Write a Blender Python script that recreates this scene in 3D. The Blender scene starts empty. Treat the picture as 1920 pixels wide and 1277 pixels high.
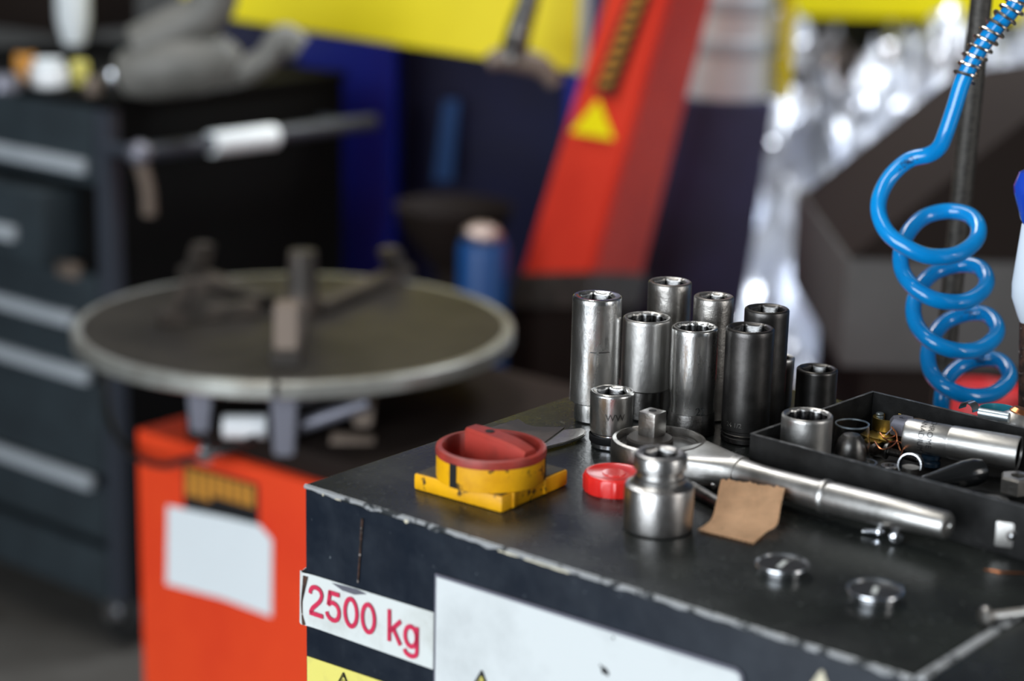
import bpy, bmesh, math, random
from mathutils import Vector, Matrix, noise
random.seed(7)
PI = math.pi
C = bpy.context.scene.collection

# ------------------------------------------------------------------ camera
F = 3750.0; CX, CY = 960.0, 638.5
PITCH = math.radians(14.9); ROLL = math.radians(1.25)
CAM = Vector((0, 0, 1.28))
FWD = Vector((0, math.cos(PITCH), -math.sin(PITCH)))
_r = Vector((1, 0, 0)); _u = _r.cross(FWD)
RT = _r * math.cos(ROLL) + _u * math.sin(ROLL)
UP = _u * math.cos(ROLL) - _r * math.sin(ROLL)
cam = bpy.data.cameras.new('camera'); camo = bpy.data.objects.new('camera', cam); C.objects.link(camo)
M = Matrix.Identity(4)
for i in range(3):
    M[i][0] = RT[i]; M[i][1] = UP[i]; M[i][2] = -FWD[i]; M[i][3] = CAM[i]
camo.matrix_world = M
cam.sensor_width = 36; cam.lens = F / 1920 * 36
cam.clip_start = 0.05; cam.clip_end = 60
cam.dof.use_dof = True; cam.dof.focus_distance = 1.085; cam.dof.aperture_fstop = 4.5
bpy.context.scene.camera = camo

# ------------------------------------------------------------------ world, lights, exposure
sc = bpy.context.scene
sc.view_settings.view_transform = 'Standard'; sc.view_settings.look = 'None'
sc.view_settings.gamma = 1; sc.view_settings.use_curve_mapping = False
sc.view_settings.exposure = 0.0
sc.cycles.use_denoising = True
sc.cycles.max_bounces = 8
sc.cycles.sample_clamp_indirect = 6
w = bpy.data.worlds.new('world'); sc.world = w; w.use_nodes = True
bgn = w.node_tree.nodes['Background']; bgn.inputs[0].default_value = (0.72, 0.84, 1.0, 1); bgn.inputs[1].default_value = 0.6

def area(name, loc, target, sx, sy, power, col, spread=180):
    l = bpy.data.lights.new(name, 'AREA'); l.shape = 'RECTANGLE'; l.size = sx; l.size_y = sy
    l.energy = power; l.color = col; l.spread = math.radians(spread)
    o = bpy.data.objects.new(name, l); C.objects.link(o); o.location = loc
    o.rotation_euler = (Vector(target) - Vector(loc)).to_track_quat('-Z', 'Y').to_euler()
    return o
area('daylight_door', (-2.2, -1.9, 1.6), (0.1, 1.1, 0.9), 3.0, 2.4, 180, (0.88, 0.945, 1.0))
area('daylight_side_door', (3.0, -0.7, 1.9), (0.1, 1.2, 0.9), 0.6, 2.0, 30, (1.0, 0.96, 0.9))
area('ceiling_tube', (-0.6, 1.7, 3.3), (-0.6, 1.9, 0), 0.25, 2.4, 25, (1.0, 0.97, 0.9))
area('roof_light', (1.7, 3.9, 3.5), (1.2, 4.3, 0), 1.6, 1.2, 100, (0.90, 0.95, 1.0), 96)
area('roof_light_front', (-0.5, 3.0, 3.35), (0.0, 3.3, 0), 1.2, 1.0, 30, (0.96, 0.98, 1.0))

# ------------------------------------------------------------------ pixel -> place helpers
def ray(x, y): return FWD + RT * ((x - CX) / F) - UP * ((y - CY) / F)
def P(x, y, z=0.95):
    d = ray(x, y); return CAM + d * ((z - CAM.z) / d.z)
def D(x, y, Y):
    d = ray(x, y); return CAM + d * (Y / d.y)
def PL(x, y, p0, n):
    d = ray(x, y); return CAM + d * ((p0 - CAM).dot(n) / d.dot(n))
def proj(p):
    v = p - CAM; k = v.dot(FWD); return CX + F * v.dot(RT) / k, CY - F * v.dot(UP) / k
def pxm(p): return (p - CAM).dot(FWD) / F          # metres for one pixel at p
def fit(xt, yt, yb, half, z0=0.95):
    """standing thing: top centre pixel, base centre row, half width in pixels -> base, height, radius"""
    xb = xt; h = 0.05
    for _ in range(12):
        b = P(xb, yb, z0)
        lo, hi = 0.0, 0.5
        for __ in range(30):
            m = (lo + hi) / 2
            if proj(b + Vector((0, 0, m)))[1] > yt: lo = m
            else: hi = m
        h = lo
        xb += xt - proj(b + Vector((0, 0, h)))[0]
    return b, h, half * pxm(b + Vector((0, 0, h)))

# ------------------------------------------------------------------ materials
MAT = {}
def mat(name, col=(0.5, 0.5, 0.5), rough=0.5, metal=0.0, col2=None, scale=30, lo=0.4, hi=0.7, bump=0.0, bscale=200,
        stretch=None, rvar=0.0, spots=None, sscale=90, sth=0.68, coat=0.0, trans=0.0, ior=1.45, emit=0, spec=0.5, detail=6, alpha=None):
    m = bpy.data.materials.new(name); m.use_nodes = True; nt = m.node_tree; N = nt.nodes; L = nt.links
    b = N['Principled BSDF']
    b.inputs['Base Color'].default_value = (*col, 1); b.inputs['Roughness'].default_value = rough
    b.inputs['Metallic'].default_value = metal; b.inputs['Coat Weight'].default_value = coat
    b.inputs['Coat Roughness'].default_value = 0.08
    b.inputs['Transmission Weight'].default_value = trans; b.inputs['IOR'].default_value = ior
    b.inputs['Specular IOR Level'].default_value = spec
    tc = N.new('ShaderNodeTexCoord'); mp = N.new('ShaderNodeMapping'); L.new(tc.outputs['Object'], mp.inputs[0])
    if stretch: mp.inputs['Scale'].default_value = stretch
    def noi(s, d=detail, use=mp):
        n = N.new('ShaderNodeTexNoise'); n.inputs['Scale'].default_value = s; n.inputs['Detail'].default_value = d
        n.inputs['Roughness'].default_value = 0.62
        L.new(use.outputs[0] if use is mp else tc.outputs['Object'], n.inputs['Vector']); return n
    last = None
    if col2 is not None:
        n = noi(scale); mr = N.new('ShaderNodeMapRange'); mr.inputs[1].default_value = lo; mr.inputs[2].default_value = hi
        L.new(n.outputs[0], mr.inputs[0]); mx = N.new('ShaderNodeMix'); mx.data_type = 'RGBA'
        mx.inputs[6].default_value = (*col, 1); mx.inputs[7].default_value = (*col2, 1)
        L.new(mr.outputs[0], mx.inputs[0]); last = mx.outputs[2]
    if spots is not None:
        n = noi(sscale, 4, None); mr = N.new('ShaderNodeMapRange'); mr.inputs[1].default_value = sth; mr.inputs[2].default_value = sth + 0.05
        L.new(n.outputs[0], mr.inputs[0]); mx = N.new('ShaderNodeMix'); mx.data_type = 'RGBA'
        if last: L.new(last, mx.inputs[6])
        else: mx.inputs[6].default_value = (*col, 1)
        mx.inputs[7].default_value = (*spots, 1); L.new(mr.outputs[0], mx.inputs[0]); last = mx.outputs[2]
    if last: L.new(last, b.inputs['Base Color'])
    if rvar:
        n = noi(scale * 0.7 + 5); mr = N.new('ShaderNodeMapRange'); mr.inputs[1].default_value = 0.3; mr.inputs[2].default_value = 0.7
        mr.inputs[3].default_value = max(0.03, rough - rvar); mr.inputs[4].default_value = min(1, rough + rvar)
        L.new(n.outputs[0], mr.inputs[0]); L.new(mr.outputs[0], b.inputs['Roughness'])
    if bump:
        n = noi(bscale, 3); bp = N.new('ShaderNodeBump'); bp.inputs['Strength'].default_value = bump; bp.inputs['Distance'].default_value = 0.0006
        L.new(n.outputs[0], bp.inputs['Height']); L.new(bp.outputs[0], b.inputs['Normal'])
    if emit:
        b.inputs['Emission Color'].default_value = (*col, 1); b.inputs['Emission Strength'].default_value = emit
    MAT[name] = m; return m
mat('chrome', (0.72, 0.71, 0.69), 0.27, 1, (0.46, 0.45, 0.43), 60, 0.4, 0.75, 0.18, 500, (1, 1, 0.35), 0.1, (0.07, 0.05, 0.035), 170, 0.69)
mat('satin_steel', (0.54, 0.53, 0.515), 0.40, 1, (0.32, 0.31, 0.29), 45, 0.4, 0.75, 0.15, 600, (1, 1, 0.5), 0.08, (0.08, 0.06, 0.045), 150, 0.72)
mat('grey_steel', (0.44, 0.42, 0.395), 0.36, 1, (0.25, 0.235, 0.22), 60, 0.4, 0.7, 0.25, 500, None, 0.08, (0.06, 0.05, 0.04), 200, 0.68)
mat('black_steel', (0.125, 0.12, 0.115), 0.38, 1, (0.07, 0.065, 0.065), 60, 0.4, 0.7, 0.08, 1500, None, 0.06, (0.26, 0.26, 0.26), 190, 0.74)
mat('dark_oxide', (0.16, 0.155, 0.15), 0.4, 1, (0.06, 0.055, 0.05), 80, 0.4, 0.7, 0.3, 500, None, 0.08)
mat('impact_steel', (0.48, 0.47, 0.46), 0.34, 1, (0.22, 0.20, 0.19), 35, 0.42, 0.72, 0.2, 400, (1, 1, 0.6), 0.1, (0.12, 0.10, 0.085), 120, 0.69)
mat('bright_steel', (0.78, 0.80, 0.84), 0.22, 1, (0.5, 0.5, 0.5), 60, 0.45, 0.8, 0.05, 500)
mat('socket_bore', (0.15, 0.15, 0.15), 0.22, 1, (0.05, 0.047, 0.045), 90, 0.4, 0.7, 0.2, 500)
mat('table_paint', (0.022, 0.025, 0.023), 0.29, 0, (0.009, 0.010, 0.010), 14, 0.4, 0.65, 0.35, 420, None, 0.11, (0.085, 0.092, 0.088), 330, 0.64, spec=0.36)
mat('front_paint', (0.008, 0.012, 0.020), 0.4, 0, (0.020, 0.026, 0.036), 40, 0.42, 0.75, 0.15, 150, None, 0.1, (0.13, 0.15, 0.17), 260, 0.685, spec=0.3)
mat('edge_wear', (0.42, 0.43, 0.44), 0.4, 0.3, (0.04, 0.045, 0.05), 90, 0.53, 0.58, 0.3, 300)
mat('tray_paint', (0.008, 0.008, 0.008), 0.42, 0, (0.022, 0.022, 0.022), 45, 0.42, 0.7, 0.3, 250, None, 0.1, (0.09, 0.095, 0.1), 330, 0.69, spec=0.3)
mat('tray_rim', (0.05, 0.05, 0.05), 0.4, 0, (0.13, 0.13, 0.13), 110, 0.48, 0.6)
mat('yellow_plastic', (0.86, 0.43, 0.004), 0.42, 0, (0.60, 0.26, 0.005), 38, 0.45, 0.75, 0.15, 200, None, 0.1, (0.10, 0.055, 0.012), 110, 0.60)
mat('yellow_grimy', (0.035, 0.03, 0.02), 0.6, 0, (0.30, 0.2, 0.02), 60, 0.55, 0.75, 0.2, 200)
mat('red_plastic', (0.40, 0.045, 0.032), 0.42, 0, (0.16, 0.03, 0.022), 50, 0.42, 0.75, 0.15, 200, None, 0.08)
mat('red_cap', (0.78, 0.022, 0.018), 0.27, 0, (0.62, 0.02, 0.016), 40, 0.4, 0.7, 0.05, 200, coat=0.4)
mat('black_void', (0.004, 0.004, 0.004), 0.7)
mat('black_rubber', (0.012, 0.012, 0.013), 0.4, rvar=0.08)
mat('black_plastic', (0.010, 0.011, 0.012), 0.22, coat=0.3)
mat('cardboard', (0.88, 0.57, 0.34), 0.85, 0, (0.72, 0.45, 0.26), 90, 0.4, 0.65, 0.3, 120, None, 0, (0.12, 0.07, 0.04), 300, 0.70)
mat('hose_blue', (0.002, 0.27, 0.70), 0.2, 0, (0.002, 0.215, 0.58), 30, 0.4, 0.7, 0, coat=0.6, spots=(0.01, 0.07, 0.2), sscale=350, sth=0.74)
mat('spring_wire', (0.72, 0.64, 0.54), 0.22, 1)
mat('post_sleeve', (0.075, 0.068, 0.06), 0.42, 0.4, (0.03, 0.028, 0.025), 160, 0.4, 0.65, 0.7, 420, (1, 1, 3))
mat('rusty', (0.10, 0.05, 0.035), 0.6, 0.4, (0.02, 0.015, 0.013), 150, 0.4, 0.6, 0.8, 400, None, 0.1, (0.45, 0.40, 0.37), 330, 0.62)
mat('white_paint', (0.66, 0.69, 0.69), 0.5, 0, (0.46, 0.48, 0.48), 16, 0.5, 0.85, 0.05, 200, None, 0.05, (0.16, 0.14, 0.13), 40, 0.765)
mat('plate_edge', (0.22, 0.22, 0.27), 0.4, 0.5)
mat('label_white', (0.68, 0.71, 0.69), 0.4, 0, (0.46, 0.46, 0.42), 24, 0.5, 0.8, spots=(0.16, 0.13, 0.1), sscale=55, sth=0.74)
mat('label_red', (0.62, 0.028, 0.085), 0.5, 0, (0.52, 0.022, 0.07), 50)
mat('label_yellow', (0.78, 0.70, 0.17), 0.45, 0, (0.62, 0.55, 0.16), 40, 0.5, 0.8, spots=(0.2, 0.17, 0.08), sscale=80, sth=0.72)
mat('print_black', (0.012, 0.012, 0.014), 0.45)
mat('print_navy', (0.01, 0.03, 0.09), 0.45)
mat('cream', (0.72, 0.66, 0.5), 0.5)
mat('brass', (0.62, 0.44, 0.12), 0.3, 1, (0.35, 0.25, 0.08), 120, 0.45, 0.7, 0.2, 300, spots=(0.1, 0.07, 0.03), sscale=300, sth=0.62)
mat('copper', (0.70, 0.27, 0.12), 0.28, 1)
mat('zinc', (0.45, 0.52, 0.56), 0.32, 0.9)
mat('clear_plastic', (0.95, 0.95, 0.95), 0.05, 0, trans=1.0, ior=1.18)
mat('grommet_blue', (0.008, 0.02, 0.035), 0.3)
mat('teal', (0.02, 0.20, 0.27), 0.25, 0, coat=0.4)
mat('handle_blue', (0.012, 0.06, 0.50), 0.25, coat=0.5)
mat('handle_white', (0.66, 0.74, 0.84), 0.35)
mat('body_red', (0.92, 0.075, 0.018), 0.42, 0, (0.80, 0.05, 0.015), 5, 0.4, 0.7)
mat('beam_red', (0.72, 0.05, 0.026), 0.5, 0, (0.60, 0.035, 0.022), 6, 0.4, 0.7, spots=(0.3, 0.04, 0.03), sscale=14, sth=0.72, spec=0.15)
mat('disc_steel', (0.065, 0.057, 0.047), 0.5, 0.8, (0.035, 0.031, 0.027), 12, 0.4, 0.7)
mat('disc_rim', (0.48, 0.49, 0.46), 0.4, 0.7, (0.20, 0.18, 0.15), 10, 0.42, 0.7)
mat('jaw', (0.05, 0.043, 0.038), 0.5, 0.4, (0.12, 0.095, 0.08), 25, 0.45, 0.7)
mat('jaw_face', (0.20, 0.155, 0.125), 0.5, 0.3)
mat('mount_grey', (0.20, 0.20, 0.24), 0.4, 0.5)
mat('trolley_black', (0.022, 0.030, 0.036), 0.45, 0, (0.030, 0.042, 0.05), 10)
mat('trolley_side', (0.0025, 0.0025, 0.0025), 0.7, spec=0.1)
mat('trolley_post', (0.045, 0.052, 0.068), 0.4, 0.2)
mat('handle_grey', (0.46, 0.50, 0.54), 0.35, 0.2)
mat('tool_grey', (0.17, 0.165, 0.15), 0.5, 0, (0.09, 0.09, 0.08), 12, 0.4, 0.7)
mat('orange', (0.62, 0.27, 0.04), 0.4)
mat('white_gloss', (0.82, 0.84, 0.86), 0.15)
mat('yellow_arm', (0.95, 0.80, 0.004), 0.5, 0, (0.86, 0.71, 0.004), 3, 0.4, 0.7)
mat('arm_edge', (0.50, 0.52, 0.40), 0.45)
mat('blue_post', (0.004, 0.018, 0.36), 0.42, 0, (0.005, 0.012, 0.2), 4, 0.4, 0.7)
mat('navy', (0.012, 0.014, 0.06), 0.6, 0, (0.012, 0.013, 0.035), 3, 0.4, 0.7)
mat('navy_panel', (0.050, 0.050, 0.125), 0.5, 0, (0.028, 0.03, 0.05), 4, 0.4, 0.7)
mat('light_blue', (0.01, 0.07, 0.24), 0.4)
mat('stripe_white', (0.84, 0.89, 0.91), 0.5)
mat('stripe_grey', (0.50, 0.56, 0.61), 0.5)
mat('foil', (0.80, 0.83, 0.90), 0.42, 0.9, (0.10, 0.08, 0.07), 3.2, 0.49, 0.62, 0, rvar=0.1)
mat('foil_warm', (0.45, 0.36, 0.33), 0.45, 0.7)
mat('housing', (0.105, 0.102, 0.10), 0.6, 0, (0.085, 0.083, 0.08), 5, spec=0.2)
mat('housing_top', (0.016, 0.011, 0.009), 0.7, spec=0.15)
mat('rubber_tyre', (0.010, 0.010, 0.010), 0.6)
mat('floor_concrete', (0.105, 0.10, 0.092), 0.5, 0, (0.05, 0.044, 0.038), 1.6, 0.4, 0.65, rvar=0.1, spots=(0.02, 0.016, 0.013), sscale=2.2, sth=0.62)
mat('wall_plaster', (0.10, 0.10, 0.098), 0.8, 0, (0.07, 0.07, 0.068), 2)
mat('ceiling_paint', (0.15, 0.15, 0.15), 0.8)
mat('red_drum', (0.62, 0.04, 0.045), 0.4)

# ------------------------------------------------------------------ mesh helpers
def link(o, parent=None):
    C.objects.link(o)
    if parent: o.parent = parent
    return o
def tag(o, label=None, cat=None, group=None, kind=None):
    if label: o['label'] = label
    if cat: o['category'] = cat
    if group: o['group'] = group
    if kind: o['kind'] = kind
    return o
def thing(name, label, cat, loc=(0, 0, 0), rz=0.0, group=None, rot=None):
    o = bpy.data.objects.new(name, None); o.empty_display_size = 0.01; link(o)
    o.location = loc; o.rotation_euler = rot if rot else (0, 0, rz)
    return tag(o, label, cat, group)
def obj(name, bm, m, parent=None, smooth=True, label=None, auto=35):
    bmesh.ops.recalc_face_normals(bm, faces=bm.faces)
    me = bpy.data.meshes.new(name); bm.to_mesh(me); bm.free()
    for mm in (m if isinstance(m, (list, tuple)) else [m]): me.materials.append(MAT[mm])
    if smooth:
        me.shade_smooth(); me.set_sharp_from_angle(angle=math.radians(auto))
    o = bpy.data.objects.new(name, me); link(o, parent)
    if label: o['label'] = label
    return o
def NB(): return bmesh.new()
def box(bm, x0, x1, y0, y1, z0, z1, bev=0.0, mtx=None):
    vs = [bm.verts.new((x, y, z)) for x in (x0, x1) for y in (y0, y1) for z in (z0, z1)]
    fs = [(0, 1, 3, 2), (4, 6, 7, 5), (0, 4, 5, 1), (2, 3, 7, 6), (0, 2, 6, 4), (1, 5, 7, 3)]
    fc = [bm.faces.new([vs[i] for i in f]) for f in fs]
    geo = vs
    if bev:
        es = {e for f in fc for e in f.edges}
        r = bmesh.ops.bevel(bm, geom=list(es), offset=bev, segments=2, affect='EDGES', profile=0.6)
        geo = list({v for f in r['faces'] for v in f.verts} | {v for v in vs if v.is_valid})
    if mtx: bmesh.ops.transform(bm, matrix=mtx, verts=geo)
    return bm
def lathe(bm, prof, seg=48, mtx=None, cap0=True, cap1=True, a0=0, a1=2 * PI):
    rings = []; full = abs(a1 - a0 - 2 * PI) < 1e-6; n = seg if full else seg + 1
    new = []
    for r, z in prof:
        ring = [bm.verts.new((r * math.cos(a0 + (a1 - a0) * i / seg), r * math.sin(a0 + (a1 - a0) * i / seg), z)) for i in range(n)]
        rings.append(ring); new += ring
    for a, b in zip(rings, rings[1:]):
        for i in range(seg):
            j = (i + 1) % n
            bm.faces.new((a[i], a[j], b[j], b[i]))
    if cap0 and prof[0][0] > 1e-6: bm.faces.new(rings[0][::-1])
    if cap1 and prof[-1][0] > 1e-6: bm.faces.new(rings[-1])
    if mtx: bmesh.ops.transform(bm, matrix=mtx, verts=new)
    return bm
def axis_mtx(p, q):
    d = (Vector(q) - Vector(p)); return Matrix.Translation(Vector(p)) @ d.to_track_quat('Z', 'Y').to_matrix().to_4x4()
def rod(bm, p, q, r0, r1=None, seg=20):
    r1 = r0 if r1 is None else r1
    return lathe(bm, [(r0, 0), (r1, (Vector(q) - Vector(p)).length)], seg, axis_mtx(p, q))
def catmull(pts, n=8):
    out = []; p = [Vector(a) for a in pts]; p = [p[0] * 2 - p[1]] + p + [p[-1] * 2 - p[-2]]
    for i in range(1, len(p) - 2):
        for k in range(n):
            t = k / n; a, b, c, d = p[i - 1], p[i], p[i + 1], p[i + 2]
            out.append(0.5 * ((2 * b) + (c - a) * t + (2 * a - 5 * b + 4 * c - d) * t * t + (3 * b - a - 3 * c + d) * t ** 3))
    out.append(p[-2]); return out
def sweep(bm, pts, r, seg=12, caps=True):
    pts = [Vector(p) for p in pts]; rings = []; nrm = None
    for i, p in enumerate(pts):
        t = (pts[min(i + 1, len(pts) - 1)] - pts[max(i - 1, 0)]).normalized()
        if nrm is None: nrm = t.orthogonal().normalized()
        nrm = (nrm - t * nrm.dot(t)).normalized(); b = t.cross(nrm)
        rr = r(i / (len(pts) - 1)) if callable(r) else r
        rings.append([bm.verts.new(p + (nrm * math.cos(2 * PI * k / seg) + b * math.sin(2 * PI * k / seg)) * rr) for k in range(seg)])
    for a, b in zip(rings, rings[1:]):
        for k in range(seg): bm.faces.new((a[k], a[(k + 1) % seg], b[(k + 1) % seg], b[k]))
    if caps: bm.faces.new(rings[0][::-1]); bm.faces.new(rings[-1])
    return bm
def prism(bm, pts, vec, bev=0):
    """pts: 3-D polygon, extruded by vec"""
    a = [bm.verts.new(Vector(p)) for p in pts]; b = [bm.verts.new(Vector(p) + Vector(vec)) for p in pts]
    n = len(pts); fs = [bm.faces.new(a[::-1]), bm.faces.new(b)]
    for i in range(n): fs.append(bm.faces.new((a[i], a[(i + 1) % n], b[(i + 1) % n], b[i])))
    if bev: bmesh.ops.bevel(bm, geom=list({e for f in fs for e in f.edges}), offset=bev, segments=2, affect='EDGES')
    return bm
def text_bm(s, bold=0.02):
    cu = bpy.data.curves.new('lettering', 'FONT'); cu.body = s; cu.size = 1; cu.offset = bold; cu.resolution_u = 6
    o = bpy.data.objects.new('lettering_source', cu); C.objects.link(o)
    me = bpy.data.meshes.new_from_object(o.evaluated_get(bpy.context.evaluated_depsgraph_get()))
    bm = NB(); bm.from_mesh(me)
    bpy.data.objects.remove(o); bpy.data.curves.remove(cu); bpy.data.meshes.remove(me)
    return bm

def bore(points, r, th):
    """radius of a hexagon (6) or double hexagon (12) opening whose corners reach r"""
    ap = r * math.cos(PI / 6)
    def hx(t):
        t = (t % (PI / 3)) - PI / 6; return ap / math.cos(t)
    v = hx(th)
    if points == 12: v = max(v, hx(th + PI / 6))
    return min(v, r * 0.985)
def socket_bm(prof, ro, depth, pts=6, ri=None, seg=72, rot=0.0):
    """prof: outer profile bottom->top; opening at the top"""
    h = prof[-1][1]; ri = ri or ro * 0.76; bm = NB()
    lathe(bm, prof, seg, cap1=False)
    bm.verts.ensure_lookup_table()
    def ring(f, z): return [bm.verts.new((f(2 * PI * i / seg) * math.cos(2 * PI * i / seg), f(2 * PI * i / seg) * math.sin(2 * PI * i / seg), z)) for i in range(seg)]
    rt = prof[-1][0]; rs = []
    top = bm.verts[len(prof) * seg - seg: len(prof) * seg]
    rs.append(list(top)); rs.append(ring(lambda t: ri + 0.0008, h)); rs.append(ring(lambda t: ri * 0.5 + 0.5 * bore(pts, ri, t + rot), h - 0.0008))
    rs.append(ring(lambda t: bore(pts, ri, t + rot), h - 0.0018))
    k1 = len(bm.faces)
    rs.append(ring(lambda t: bore(pts, ri, t + rot), h - depth)); rs.append(ring(lambda t: ri * 0.55, h - depth))
    rs.append(ring(lambda t: ri * 0.5, h - depth - 0.004))
    for q, (a, b) in enumerate(zip(rs, rs[1:])):
        for i in range(seg):
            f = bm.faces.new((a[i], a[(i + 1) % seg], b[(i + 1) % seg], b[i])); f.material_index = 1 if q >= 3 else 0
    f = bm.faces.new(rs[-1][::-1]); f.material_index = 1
    return bm

# ------------------------------------------------------------------ the room
def struct(name, bm, m): return tag(obj(name, bm, m, smooth=False), kind='structure')
bm = NB(); box(bm, -3.6, 3.6, -3.0, 6.3, -0.1, 0); struct('floor', bm, 'floor_concrete')
bm = NB(); box(bm, -3.6, 3.6, 6.2, 6.3, 0, 3.6); struct('wall_back', bm, 'wall_plaster')
bm = NB(); box(bm, -3.6, -3.5, -0.9, 6.2, 0, 3.6); struct('wall_left', bm, 'wall_plaster')
bm = NB(); box(bm, 3.5, 3.6, 0.4, 6.2, 0, 3.6); box(bm, 3.5, 3.6, -2.9, 0.4, 3.0, 3.6); struct('wall_right', bm, 'wall_plaster')
bm = NB(); box(bm, -0.9, 3.6, -3, -2.9, 0, 3.6); struct('wall_front', bm, 'wall_plaster')
bm = NB(); box(bm, -3.6, 3.6, -3.0, 6.3, 3.6, 3.7); struct('ceiling', bm, 'ceiling_paint')

# ------------------------------------------------------------------ the black steel cabinet
A = P(570, 908); B = P(1709, 1270)
ang = math.atan2((B - A).y, (B - A).x)
U = Vector((math.cos(ang), math.sin(ang), 0)); V = Vector((-math.sin(ang), math.cos(ang), 0)); NF = -V
LU = (B - A).length; LV = (P(1288, 684) - A).dot(V)
CABROT = ang
def FL(x, y):
    """pixel on the cabinet's front face -> (along, height above table top)"""
    p = PL(x, y, A, NF); return (p - A).dot(U), p.z - 0.95
cab = thing('steel_cabinet', 'black steel cabinet with chipped top edge carrying the tools and a 2500 kg sign', 'cabinet', (A.x, A.y, 0), CABROT)
T = 0.95
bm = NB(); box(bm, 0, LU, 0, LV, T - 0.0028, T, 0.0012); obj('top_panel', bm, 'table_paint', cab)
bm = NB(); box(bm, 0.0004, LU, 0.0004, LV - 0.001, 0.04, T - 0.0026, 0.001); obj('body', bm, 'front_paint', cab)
# worn folded edge, an irregular ridge along the front and the left of the top
bm = NB(); n = 260; rows = []
for i in range(n + 1):
    s = LU * i / n; a = 0.0009 + 0.0007 * abs(noise.noise(Vector((s * 90, 3, 0)))); b = 0.0016 + 0.0016 * max(0, noise.noise(Vector((s * 120, 9, 0))) + 0.25)
    rows.append([bm.verts.new((s, a, T + 0.00015)), bm.verts.new((s, 0.0007 * 0 + 0.0002, T - 0.0004)), bm.verts.new((s, -0.0003, T - 0.0012)), bm.verts.new((s, -0.0002, T - b))])
for a, b in zip(rows, rows[1:]):
    for k in range(3): bm.faces.new((a[k], b[k], b[k + 1], a[k + 1]))
obj('worn_edge', bm, 'edge_wear', cab, label='front top edge with the paint chipped down to bare metal')
bm = NB()
for px, py, ln, hh in ((606, 924, .0009, .012), (760, 968, .0022, .012), (936, 1025, .012, .006), (985, 1040, .014, .006), (1030, 1052, .012, .006), (630, 935, .004, .004)):
    s, z = FL(px, py); q = [(s + ln * t, -0.0003, T + z + hh * (0.5 if t % 1 else 0.35) * random.uniform(0.4, 1)) for t in (0, .25, .5, .75, 1)]
    q += [(s + ln * t, -0.0003, T + z - hh * random.uniform(0.3, 1)) for t in (1, .75, .5, .25, 0)]
    q = [(a, b3 - 0.0003, T - .0018 + (c - T) * 0.12 - (a - s) * 0.0) for a, b3, c in q]
    bm = NB(); prism(bm, q, (0, -0.0001, 0)); obj('paint_chip', bm, 'cream', cab, smooth=False)
bm = NB(); (s0, z0), (s1, z1) = FL(680, 972), FL(672, 1092)
for k in range(8):
    t0, t1 = k / 8, (k + 1) / 8; ww = 0.0007 * (1 - t1 * .5)
    prism(bm, [(s0 + (s1 - s0) * t0 - ww, 0, T + z0 + (z1 - z0) * t0), (s0 + (s1 - s0) * t0 + ww, 0, T + z0 + (z1 - z0) * t0),
               (s0 + (s1 - s0) * t1 + ww, 0, T + z0 + (z1 - z0) * t1), (s0 + (s1 - s0) * t1 - ww, 0, T + z0 + (z1 - z0) * t1)], (0, -0.0005, 0))
obj('scratch', bm, 'rusty', cab, smooth=False, label='rusty upright scratch beside the 2500 kg sign')
def plate(name, px, m, thick, label=None, edge=None, grow=None, parent=cab, y0=0.0):
    q = [FL(*p) for p in px]
    if grow: q = grow(q)
    bm = NB(); prism(bm, [(s, y0, T + z) for s, z in q], (0, -thick, 0))
    return obj(name, bm, m, parent, smooth=False, label=label), q
# 2500 kg sign, wrapped a little round the corner
tl, tr, br_, bl = FL(573, 1073), FL(814, 1148), FL(811, 1254), FL(572, 1170)
bm = NB(); rows = []
N_ = 30
for i in range(N_ + 1):
    t = i / N_; s = tl[0] + (tr[0] - tl[0]) * t; zt = tl[1] + (tr[1] - tl[1]) * t; zb = bl[1] + (br_[1] - bl[1]) * t
    lift = -0.0006 - 0.0009 * math.exp(-t * 30) ; rows.append([bm.verts.new((s, lift, T + zt)), bm.verts.new((s, lift, T + zb))])
for k, (ds, dy) in enumerate(((-0.0012, -0.0017), (-0.0030, -0.0010), (-0.0042, 0.0015), (-0.0046, 0.006), (-0.0038, 0.014))):
    j = 0.0006 * math.sin(k * 2.3); rows.insert(0, [bm.verts.new((tl[0] + ds, dy, T + tl[1] + j)), bm.verts.new((bl[0] + ds, dy, T + bl[1] - j + 0.0008 * k))])
top_ = [r_[0].co.copy() for r_ in rows]; bot_ = [r_[1].co.copy() for r_ in rows]; bm.free(); bm = NB()
f4 = [[bm.verts.new(a), bm.verts.new(b2), bm.verts.new(b2 + Vector((0.0002, 0.0004, 0))), bm.verts.new(a + Vector((0.0002, 0.0004, 0)))] for a, b2 in zip(top_, bot_)]
for a, b2 in zip(f4, f4[1:]):
    for k in range(4): bm.faces.new((a[k], a[(k + 1) % 4], b2[(k + 1) % 4], b2[k]))
bm.faces.new(f4[0]); bm.faces.new(f4[-1])
sign = obj('weight_sign', bm, 'label_white', cab, smooth=False, label='white peeling sticker with red lettering 2500 kg')
def ell(cx_, cy_, rx, ry, n=32): return [(cx_ + rx * math.cos(2 * PI * i / n), cy_ + ry * math.sin(2 * PI * i / n)) for i in range(n + 1)]
def cm(p, n=5): return [(v.x, v.y) for v in catmull([(a, b3, 0) for a, b3 in p], n)]
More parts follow.
